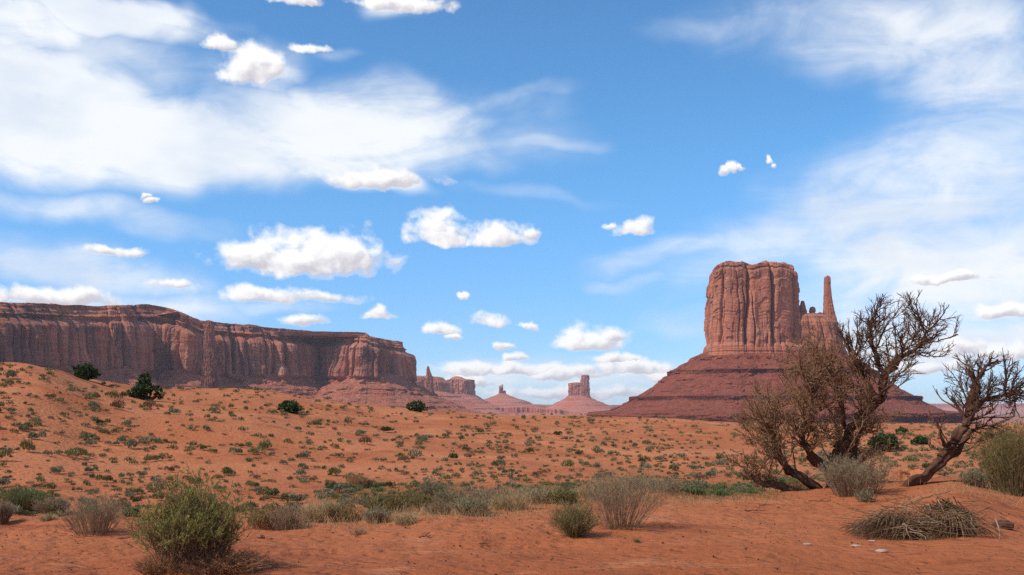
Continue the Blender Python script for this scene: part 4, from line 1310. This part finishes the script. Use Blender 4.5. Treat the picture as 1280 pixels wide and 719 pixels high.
def dead_tree(px0, py0, label, limbs, crowns, seed, step=0.06, dark=()):
    """limbs: list of (name, [(px, py, depth m, radius m), ...], parent limb or None);
    crowns: (polygon in photo pixels, depth centre, half depth, main branches, limbs they may leave, pull, children per level)"""
    x, y, z = at(px0, py0, 12, 40)
    kk = y / F
    g = np.random.default_rng(seed)
    t = empty('dead_tree', (x, y, z - 0.06), label, 'tree', None)
    loc = lambda px, py, dp: np.array([(px - px0) * kk, dp, (py0 - py) * kk])
    nodes, par, own, manr = [], [], [], []
    for li, (nm, pts, pl) in enumerate(limbs):
        ctrl = np.array([np.append(loc(p[0], p[1], p[2]), p[3]) for p in pts])
        seglen = np.linalg.norm(np.diff(ctrl[:, :3], axis=0), axis=1)
        cum_ = np.concatenate([[0], np.cumsum(seglen)])
        n = max(3, int(cum_[-1] / step))
        tt = np.linspace(0, cum_[-1], n)
        dense = np.stack([np.interp(tt, cum_, ctrl[:, c_]) for c_ in range(4)], 1)
        for _ in range(3):
            dense[1:-1] = dense[:-2] * .25 + dense[1:-1] * .5 + dense[2:] * .25
        wob = np.stack([fbm(tt * 2.6, li * 7.1 + c_ * 3.3, seed, 3, seed + c_) for c_ in range(3)], 1) * 0.11
        wob[0] = 0
        dense[:, :3] += wob * np.clip(tt / 0.4, 0, 1)[:, None]
        pi_ = -1
        if pl is not None:
            cand = [i for i in range(len(nodes)) if own[i] == pl]
            pi_ = cand[int(np.argmin([np.linalg.norm(nodes[i] - dense[0, :3]) for i in cand]))]
        for row_ in dense:
            nodes.append(row_[:3]); par.append(pi_); own.append(li); manr.append(row_[3])
            pi_ = len(nodes) - 1
    P_ = np.array(nodes); own = np.array(own); rad_ = np.array(manr)
    limb_q = [Quads() for _ in limbs]
    twig_q = [Quads() for _ in limbs]
    for li in range(len(limbs)):
        ids = [i for i in range(len(P_)) if own[i] == li]
        pts = P_[ids]; rr = rad_[ids]
        if par[ids[0]] >= 0:
            pts = np.concatenate([P_[par[ids[0]]][None], pts]); rr = np.concatenate([[rr[0]], rr])
        m_ = len(pts) * 3
        f = np.linspace(0, len(pts) - 1, m_)
        pts = np.stack([np.interp(f, np.arange(len(pts)), pts[:, c_]) for c_ in range(3)], 1)
        rr = np.interp(f, np.arange(len(rr)), rr)
        q = Quads()
        sd = 18
        q.tubes(pts[None], rr[None], sd)
        V = q.v[0].reshape(m_, sd, 3)
        th = np.arange(sd)[None] * 2 * np.pi / sd
        along = (f * step)[:, None]
        fl = 0.22 * np.sin(3 * th + along * 2.2 + seed) + 0.18 * np.sin(5 * th - along * 3.0) + 0.65 * fbm(np.cos(th) * 1.8 + along * 0.3, np.sin(th) * 1.8, along * 2.4, 4, seed + li)
        V = pts[:, None] + (V - pts[:, None]) * (1 + fl)[..., None]
        limb_q[li].add(V.reshape(-1, 3), q.q[0])
    for (poly, dc, hd, nmain, from_, pull, nch, sty) in crowns:
        pp = np.array(poly, float)
        lo_, hi_ = pp.min(0), pp.max(0)
        cen = pp.mean(0)

        def inside(Q_, grow_=1.0):
            ux = Q_[:, 0] / kk + px0; uy = py0 - Q_[:, 2] / kk
            return in_poly(cen[0] + (ux - cen[0]) / grow_, cen[1] + (uy - cen[1]) / grow_, poly)
        # well spread targets, more of them near the outline
        u = g.uniform(lo_, hi_, (nmain * 60, 2))
        u = u[in_poly(u[:, 0], u[:, 1], poly)]
        T_ = np.stack([(u[:, 0] - px0) * kk, dc + hd * np.clip(g.normal(size=len(u)) * .55, -1, 1), (py0 - u[:, 1]) * kk], 1)
        pick = [0]
        dm = np.linalg.norm(T_ - T_[0], axis=1)
        while len(pick) < nmain:
            j = int(np.argmax(dm * g.uniform(.8, 1, len(dm))))
            pick.append(j)
            dm = np.minimum(dm, np.linalg.norm(T_ - T_[j], axis=1))
        T_ = T_[pick]
        cand = np.nonzero(np.isin(own, from_))[0]
        B_ = P_[cand]
        dv = T_[:, None] - B_[None]
        ds = np.linalg.norm(dv, axis=2)
        cost = ds * (1.35 - 0.6 * dv[..., 2] / (ds + 1e-6)) + g.uniform(0, .12, ds.shape) + 0.35 / (0.25 + ds)
        w_ = cand[cost.argmin(1)]
        tt = np.linspace(0, 1, 11)[None, :, None]
        S0, S1 = P_[w_], T_
        Lm = np.linalg.norm(S1 - S0, axis=1)
        mid = S0 * .5 + S1 * .5 + np.array([0, 0, -.10]) * Lm[:, None] + rand_dirs(nmain, g) * (0.10 * Lm)[:, None]
        M1 = (1 - tt) ** 2 * S0[:, None] + 2 * tt * (1 - tt) * mid[:, None] + tt ** 2 * S1[:, None]
        M1 = M1 + np.cumsum(g.normal(size=M1.shape), 1) * 0.012 * np.minimum(tt * 4, 1)
        r1 = np.minimum(0.009 + 0.014 * Lm, rad_[w_] * .8)
        o1 = own[w_]
        lv = [(M1, o1)]
        n2, n3, n4 = nch
        C2, o2 = children(M1, o1, n2, g, .2, (25 - 5 * sty, 62 - 14 * sty), .45 + .06 * sty, 8, .15 - .07 * sty, pull)
        kp = inside(C2[:, 5], 1.05); C2, o2 = C2[kp], o2[kp]
        C3, o3 = children(C2, o2, n3, g, .15, (28 - 8 * sty, 75 - 25 * sty), .52, 6, .19 - .09 * sty, pull)
        kp = inside(C3[:, 4], 1.07); C3, o3 = C3[kp], o3[kp]
        C4, o4 = children(C3, o3, n4, g, .2, (25, 85 - 30 * sty), .6, 4, .22 - .10 * sty, pull)
        kp = inside(C4[:, 2], 1.09); C4, o4 = C4[kp], o4[kp]
        for (C_, o_, ra, rb, sd) in ((M1, o1, None, .0085, 6), (C2, o2, .0095 - .001 * sty, .0056 - .0008 * sty, 5), (C3, o3, .0066 - .0012 * sty, .0042 - .001 * sty, 4), (C4, o4, .0040 - .0006 * sty, .0024 - .0006 * sty, 3)):
            m_ = C_.shape[1]
            ra_ = r1 if ra is None else np.full(len(C_), ra) * g.uniform(.75, 1.3, len(C_))
            rr = ra_[:, None] + (rb - ra_)[:, None] * np.linspace(0, 1, m_)[None]
            for li in range(len(limbs)):
                k_ = o_ == li
                if k_.any():
                    twig_q[li].tubes(C_[k_], rr[k_], sd)
    for li, (nm, pts, pl) in enumerate(limbs):
        lo_ = link(nm, limb_q[li].mesh(nm, True), M_DEAD, t)
        if twig_q[li].v:
            link('twigs', twig_q[li].mesh('twigs'), M_BACKLIT_TWIG if li in dark else M_TWIG, lo_)
    return t


dead_tree(1040, 609, 'sprawling dead juniper with dense brown twigs below and a fan crown at upper right', [
    ('trunk', [(1042, 612, 0, .15), (1041, 592, 0, .13), (1043, 575, .02, .115), (1052, 555, .05, .10), (1062, 538, .05, .085), (1078, 515, .0, .075), (1098, 495, -.05, .085), (1107, 480, -.05, .085), (1109, 460, 0, .075), (1118, 440, .0, .06)], None),
    ('limb', [(1041, 590, 0, .09), (1030, 576, -.05, .085), (1015, 566, -.12, .075), (1006, 560, -.2, .06), (1000, 540, -.25, .05), (1003, 510, -.3, .04), (1015, 470, -.3, .03)], 0),
    ('limb', [(1026, 611, .05, .10), (1014, 601, -.05, .09), (1000, 592, -.1, .08), (990, 588, -.15, .07), (978, 580, -.2, .06), (968, 565, -.25, .045), (960, 548, -.3, .03)], None),
    ('limb', [(1016, 618, -.1, .08), (995, 614, -.15, .075), (975, 609, -.25, .07), (958, 603, -.3, .065), (945, 601, -.35, .055), (933, 594, -.4, .04), (924, 580, -.45, .025)], None),
    ('limb', [(1070, 606, .3, .07), (1074, 585, .3, .075), (1072, 560, .28, .065), (1078, 535, .25, .05), (1085, 505, .2, .04)], None),
    ('limb', [(1056, 600, .15, .06), (1057, 575, .2, .06), (1066, 550, .2, .05), (1060, 520, .15, .045), (1052, 490, .1, .035), (1048, 460, .1, .025)], None),
    ('limb', [(1109, 462, 0, .05), (1118, 450, -.1, .042), (1132, 436, -.15, .034), (1148, 422, -.2, .026), (1162, 408, -.2, .018)], 0),
    ('limb', [(1108, 468, 0, .05), (1100, 450, .1, .042), (1096, 428, .1, .034), (1092, 408, .1, .025), (1088, 392, .1, .016)], 0),
    ('limb', [(1098, 495, 0, .05), (1088, 478, .1, .04), (1078, 460, .15, .03), (1068, 440, .15, .02)], 0),
], [
    ([(950, 560), (932, 548), (928, 520), (932, 495), (948, 472), (972, 480), (984, 460), (974, 440), (990, 428), (1008, 410), (1025, 424), (1046, 428), (1058, 444), (1080, 470), (1098, 490), (1104, 525), (1098, 560), (1075, 570), (1050, 545), (1020, 552), (985, 556)], -.05, .9, 92, [0, 1, 2, 4, 5, 8], (0, 0, .12), (8, 6, 2), 0),
    ([(925, 588), (902, 570), (908, 556), (930, 565), (950, 545), (975, 565), (955, 592)], -.35, .4, 14, [2, 3], (-.2, 0, .3), (8, 6, 2), 0),
    ([(1086, 470), (1066, 450), (1058, 428), (1052, 412), (1064, 398), (1082, 382), (1092, 370), (1108, 366), (1126, 367), (1150, 366), (1160, 380), (1170, 392), (1184, 396), (1180, 414), (1168, 428), (1160, 445), (1148, 440), (1140, 462), (1124, 476), (1108, 470)], 0, .75, 60, [0, 6, 7, 8], (0, 0, .05), (7, 5, 2), 1),
    ([(1050, 470), (1052, 430), (1048, 405), (1060, 396), (1072, 420), (1085, 450), (1092, 480), (1070, 485)], .15, .4, 10, [7, 8, 5], (0, 0, .3), (6, 5, 2), 1),
    ([(1035, 575), (1070, 545), (1100, 550), (1098, 590), (1060, 602)], .2, .4, 14, [0, 4, 5], (0, 0, -.5), (8, 5, 3), 0),
], 5, dark=(6, 7, 8))

dead_tree(1132, 608, 'leaning bare dead tree with a dark twisted trunk and spreading crown at the right', [
    ('trunk', [(1118, 612, 0, .06), (1136, 606, 0, .09), (1152, 597, 0, .098), (1166, 586, .02, .096), (1180, 572, .03, .088), (1192, 556, .02, .076), (1202, 540, 0, .09), (1209, 522, 0, .08), (1213, 500, 0, .07), (1214, 482, 0, .06), (1218, 462, 0, .045)], None),
    ('limb', [(1182, 570, .05, .07), (1196, 562, .1, .065), (1208, 555, .15, .05), (1222, 545, .2, .035), (1232, 530, .2, .025)], 0),
    ('limb', [(1211, 510, 0, .05), (1222, 500, -.1, .045), (1236, 494, -.15, .038), (1252, 490, -.2, .028), (1268, 484, -.2, .018)], 0),
    ('limb', [(1214, 482, 0, .04), (1226, 466, .1, .034), (1240, 454, .12, .024), (1256, 447, .15, .015)], 0),
    ('limb', [(1192, 556, 0, .05), (1182, 555, -.1, .04), (1173, 553, -.15, .032), (1170, 540, -.2, .024), (1165, 526, -.2, .014)], 0),
    ('limb', [(1210, 520, 0, .03), (1200, 505, .05, .022), (1192, 494, .05, .015)], 0),
], [
    ([(1212, 505), (1196, 490), (1178, 488), (1184, 480), (1202, 476), (1204, 452), (1216, 434), (1228, 440), (1242, 438), (1250, 448), (1268, 444), (1258, 462), (1276, 466), (1284, 490), (1280, 508), (1262, 506), (1266, 520), (1240, 516), (1222, 512)], 0, .7, 46, [0, 2, 3, 5], (0, 0, .03), (7, 5, 2), 1),
    ([(1222, 520), (1255, 516), (1275, 528), (1262, 545), (1235, 548), (1215, 545)], .2, .4, 9, [1, 2], (0, 0, -.2), (6, 4, 2), 1),
    ([(1158, 512), (1174, 512), (1178, 540), (1172, 560), (1152, 552), (1158, 540)], -.15, .2, 6, [4], (0, 0, .1), (4, 3, 2), 1),
], 9, dark=(0, 1, 2, 3, 4, 5))

# ------------------------------------------------------------------ heap of shredded dead juniper in the right foreground
hx, hy, hz = at(1150, 672, 6, 30)
hk = hy / F
heap = empty('brushwood_heap', (hx, hy, hz - 0.06), 'heap of shredded grey bark and dead roots on the red sand below the leaning tree', 'brushwood')
hp_ = lambda px, py, dp=0.0: np.array([(px - 1150) * hk * 1.04, dp, (672 - py) * hk * .82])
g = np.random.default_rng(55)


def bundle(name, mat, starts, ends, n, r, bulge, jit, seg=9, sides=3, parent=None, depth=(-.2, .2)):
    q = Quads()
    jit = jit * 1.5
    a = np.array([hp_(*p) for p in starts]); b = np.array([hp_(*p) for p in ends])
    f = g.uniform(0, 1, n)
    ia = f * (len(a) - 1)
    A_ = np.stack([np.interp(ia, np.arange(len(a)), a[:, c]) for c in range(3)], 1)
    f2 = np.clip(f + g.normal(size=n) * 0.10, 0, 1) * (len(b) - 1)
    B_ = np.stack([np.interp(f2, np.arange(len(b)), b[:, c]) for c in range(3)], 1)
    dep = g.uniform(depth[0], depth[1], n)
    A_[:, 1] += dep * .6; B_[:, 1] += dep * 1.3
    A_ += g.normal(size=A_.shape) * jit; B_ += g.normal(size=B_.shape) * jit
    M_ = (A_ + B_) / 2 + np.stack([g.normal(size=n) * jit, dep * .4 - abs(bulge) * .3, bulge * g.uniform(.3, 1.3, n)], 1)
    tt = np.linspace(0, 1, seg)[None, :, None]
    Pm = (1 - tt) ** 2 * A_[:, None] + 2 * tt * (1 - tt) * M_[:, None] + tt ** 2 * B_[:, None]
    Pm += np.cumsum(g.normal(size=Pm.shape), 1) * jit * 0.16
    Pm[..., 2] = np.maximum(Pm[..., 2], -0.02)
    rr = (r * g.uniform(.5, 1.6, n))[:, None] * np.linspace(1.1, .6, seg)[None]
    q.tubes(Pm, rr, sides)
    return link(name, q.mesh(name), mat, heap if parent is None else parent)


bundle('bark_bundle', M_BARK, [(1096, 650), (1104, 634), (1122, 630), (1138, 634)], [(1066, 656), (1078, 666), (1100, 670), (1124, 668)], 300, .004, .04, .026, depth=(-.25, .3))
bundle('bark_bundle', M_BARK, [(1128, 648), (1132, 656), (1126, 664)], [(1182, 640), (1172, 652), (1160, 660)], 220, .0042, .015, .028, depth=(-.15, .3))
bundle('bark_bundle', M_BARK, [(1118, 664), (1124, 656), (1142, 654)], [(1128, 673), (1142, 671), (1162, 662)], 170, .006, -.02, .022, depth=(-.28, .0))
bundle('root_fan', M_BARK, [(1174, 630), (1182, 626), (1190, 629)], [(1146, 660), (1160, 671), (1185, 673), (1210, 672), (1236, 664)], 300, .0036, .06, .022, depth=(-.32, .2))
bundle('root_fan', M_BARK, [(1166, 628), (1180, 616), (1198, 618)], [(1190, 642), (1212, 636), (1228, 652)], 200, .0046, .05, .032, depth=(0, .5))
bundle('bark_bundle', M_DEAD, [(1092, 660), (1140, 657), (1195, 648)], [(1100, 666), (1150, 666), (1218, 662)], 200, .010, .03, .035, depth=(0, .4))
for (pts, r) in (([(1229, 632, -.25), (1232, 645, -.28), (1233, 657, -.3), (1230, 667, -.32), (1218, 671, -.34), (1203, 666, -.3)], .010), ([(1173, 607, .05), (1175, 616, .0), (1178, 628, -.05)], .008), ([(1164, 613, .1), (1166, 628, .05)], .007), ([(1198, 612, .2), (1200, 627, .1)], .006), ([(1122, 640, -.2), (1130, 650, -.27), (1141, 652, -.28)], .012)):
    q = Quads()
    Pm = np.array([hp_(*p) for p in pts])
    f = np.linspace(0, len(Pm) - 1, 14)
    Pm = np.stack([np.interp(f, np.arange(len(Pm)), Pm[:, c]) for c in range(3)], 1)
    for _ in range(2):
        Pm[1:-1] = Pm[:-2] * .25 + Pm[1:-1] * .5 + Pm[2:] * .25
    q.tubes(Pm[None], np.full((1, 14), r) * np.linspace(1, .7, 14)[None], 6)
    link('pale_stick', q.mesh('pale_stick', True), M_PALE, heap)


def stone(name, px, py, w, h, dpt, mat, label, cat, seed, group=None):
    x, y, z = at(px, py, 5, 40)
    kk = y / F
    th, ph = np.meshgrid(np.linspace(0, 2 * np.pi, 26, endpoint=False), np.linspace(0.02, np.pi - .02, 14))
    d = np.stack([np.sin(ph) * np.cos(th), np.sin(ph) * np.sin(th), np.cos(ph)], -1)
    r = 1 + 0.28 * fbm(d[..., 0] * 1.6, d[..., 1] * 1.6, d[..., 2] * 1.6 + seed, 4, seed)
    V = d * r[..., None] * np.array([w * kk / 2, dpt * kk / 2, h * kk / 2])
    me = grid_mesh(name, V, wrap=True, smooth=False)
    o = link(name, me, mat)
    o.location = (x, y, z + h * kk * 0.22)
    return tag(o, label, cat, group)


stone('stump', 1254, 660, 26, 14, 16, M_DEAD, 'short gnarled piece of dead wood on the sand right of the brush heap', 'dead wood', 3)
M_STONE = wood_mat('pale_stone', (0.38, 0.24, 0.18), (0.45, 0.30, 0.23), (0.28, 0.15, 0.10), 14, .01)
M_RSTONE = wood_mat('red_stone', (0.22, 0.085, 0.05), (0.28, 0.11, 0.06), (0.11, 0.045, 0.03), 14, .01)
for i, (px, py, w, h, lab) in enumerate([(1009, 681, 12, 3, 'flat pale stone chip, left of the three on the sand below the brush heap'), (1070, 683, 13, 3, 'flat pale stone chip straight below the left end of the brush heap'), (1102, 690, 16, 5, 'largest flat pale stone, nearest of those below the brush heap'), (1090, 677, 9, 2.5, 'thin pale stone sliver close to the brush heap')]):
    stone('stone_chip', px, py, w, h, w * .7, M_STONE, lab, 'stone', 20 + i, 'pale stone chips')
for i, (px, py, w, h, lab) in enumerate([(326, 673, 10, 7, 'dark rounded stone on the sand right of the big green bush'), (154, 673, 15, 4, 'flat dark red stone on the sand left of the big green bush'), (338, 674, 7, 2.5, 'tiny dark stone beside the dark rounded stone')]):
    stone('dark_stone', px, py, w, h, w * .7, M_RSTONE, lab, 'stone', 40 + i, 'dark stones on the sand')
# sticks lying on the sand
for i, (px, py, ln, a, lab) in enumerate([(945, 640, 30, .1, 'thin dark stick on the sand left of the dead tree'), (1025, 628, 26, -.2, 'thin broken stick on the sand before the dead tree'), (955, 633, 18, .5, 'short dark twig on the sand below the lowest dead limb'), (605, 682, 12, 0, 'short dark twig on the bare sand in the middle foreground'), (532, 673, 16, .3, 'thin dark twig on the bare sand left of the middle')]):
    x, y, z = at(px, py, 5, 40)
    L_ = ln * y / F
    s_ = np.linspace(-.5, .5, 10)
    Pm = np.stack([s_ * L_ * math.cos(a), s_ * L_ * math.sin(a) * 2, 0.012 + 0.02 * np.abs(np.sin(s_ * 9 + i))], 1)
    Pm[:, :2] += np.cumsum(np.random.default_rng(i).normal(size=(10, 2)), 0) * L_ * .02
    q = Quads()
    q.tubes(Pm[None], np.full((1, 10), .009) * np.linspace(1, .5, 10)[None], 5)
    q.tubes((Pm[4:8] * np.array([1, 1, 1]) + np.linspace(0, 1, 4)[:, None] * np.array([.02, .08, .05]))[None], np.full((1, 4), .005), 4)
    o = link('fallen_stick', q.mesh('fallen_stick'), M_DEAD, None, (x, y, z))
    tag(o, lab, 'stick', 'fallen sticks on the sand')

bundle('loose_twigs', M_BARK, [(1060, 662), (1110, 632), (1170, 622), (1240, 650)], [(1250, 664), (1190, 626), (1120, 636), (1058, 668)], 150, .0034, .03, .10, depth=(-.3, .4))
bundle('loose_twigs', M_PALE, [(1090, 645), (1130, 632), (1190, 622), (1222, 640)], [(1120, 660), (1150, 645), (1160, 640), (1200, 655)], 26, .0045, .06, .06, depth=(-.35, .2))

# fine litter and grit on the near sand
g = np.random.default_rng(88)
n = 4200
a_ = np.radians(g.uniform(-29, 29, n)); d_ = np.sqrt(g.uniform(8 ** 2, 24 ** 2, n))
lx, ly = d_ * np.sin(a_), d_ * np.cos(a_)
keep = fbm(lx / 1.6, ly / 1.6, 0, 3, 5) + g.uniform(-.5, .5, n) > -0.05
lx, ly = lx[keep], ly[keep]
lz = ground_h(lx, ly)
n = len(lx)
C = np.stack([lx, ly, lz + 0.006], 1)
q = Quads()
r = np.minimum(g.lognormal(-4.8, .5, n), .018)
octa = np.array([(1, 0, 0), (0, 1, 0), (-1, 0, 0), (0, -1, 0), (0, 0, .7), (0, 0, -.7)], float)
V = C[:, None] + (octa[None] * r[:, None, None] * g.uniform(.6, 1.4, (n, 6, 1)))
idx = np.arange(n)[:, None, None] * 6
tri = np.array([(0, 1, 4, 4), (1, 2, 4, 4), (2, 3, 4, 4), (3, 0, 4, 4)])
# each pebble: four upper faces as degenerate-free quads split through the rim midpoint
quadsf = np.array([(0, 1, 4, 3), (1, 2, 3, 4)])
q.add(V.reshape(-1, 3), (idx + np.array([[0, 1, 2, 4], [0, 4, 2, 3]])[None]).reshape(-1, 4))
tag(link('gravel', q.mesh('gravel'), M_RSTONE), kind='stuff')
n = 900
a_ = np.radians(g.uniform(-29, 29, n)); d_ = np.sqrt(g.uniform(8 ** 2, 24 ** 2, n))
lx, ly = d_ * np.sin(a_), d_ * np.cos(a_)
lz = ground_h(lx, ly)
th = g.uniform(0, 6.28, n); ll = g.uniform(.03, .11, n)
t3 = np.linspace(-.5, .5, 4)[None, :, None]
Pm = np.stack([lx, ly, lz + .006], 1)[:, None] + t3 * (np.stack([np.cos(th), np.sin(th), th * 0], 1) * ll[:, None])[:, None] + g.normal(size=(n, 4, 3)) * .004
q = Quads()
q.tubes(Pm, np.full((n, 4), .0026), 3)
tag(link('twig_litter', q.mesh('twig_litter'), M_STEM), kind='stuff')

# ------------------------------------------------------------------ the desert air
hb = bpy.data.meshes.new('haze')
S_, zb_, zt_ = 23500.0, -75.0, 330.0
hv = [(sx * S_, sy * S_, zz) for zz in (zb_, zt_) for sx, sy in ((-1, -1), (1, -1), (1, 1), (-1, 1))]
hb.from_pydata(hv, [], [(3, 2, 1, 0), (4, 5, 6, 7), (0, 1, 5, 4), (1, 2, 6, 5), (2, 3, 7, 6), (3, 0, 4, 7)])
hm = bpy.data.materials.new('desert_air')
hm.use_nodes = True
hm.node_tree.nodes.clear()
HN = NT(hm.node_tree)
pv = HN.n('ShaderNodeVolumePrincipled', {'Color': (0.90, 0.92, 1.0, 1), 'Density': 0.000030, 'Anisotropy': 0.0})
ho = HN.n('ShaderNodeOutputMaterial')
hm.node_tree.links.new(pv.outputs[0], ho.inputs['Volume'])
hz_ = link('haze', hb, hm)
tag(hz_, kind='stuff')
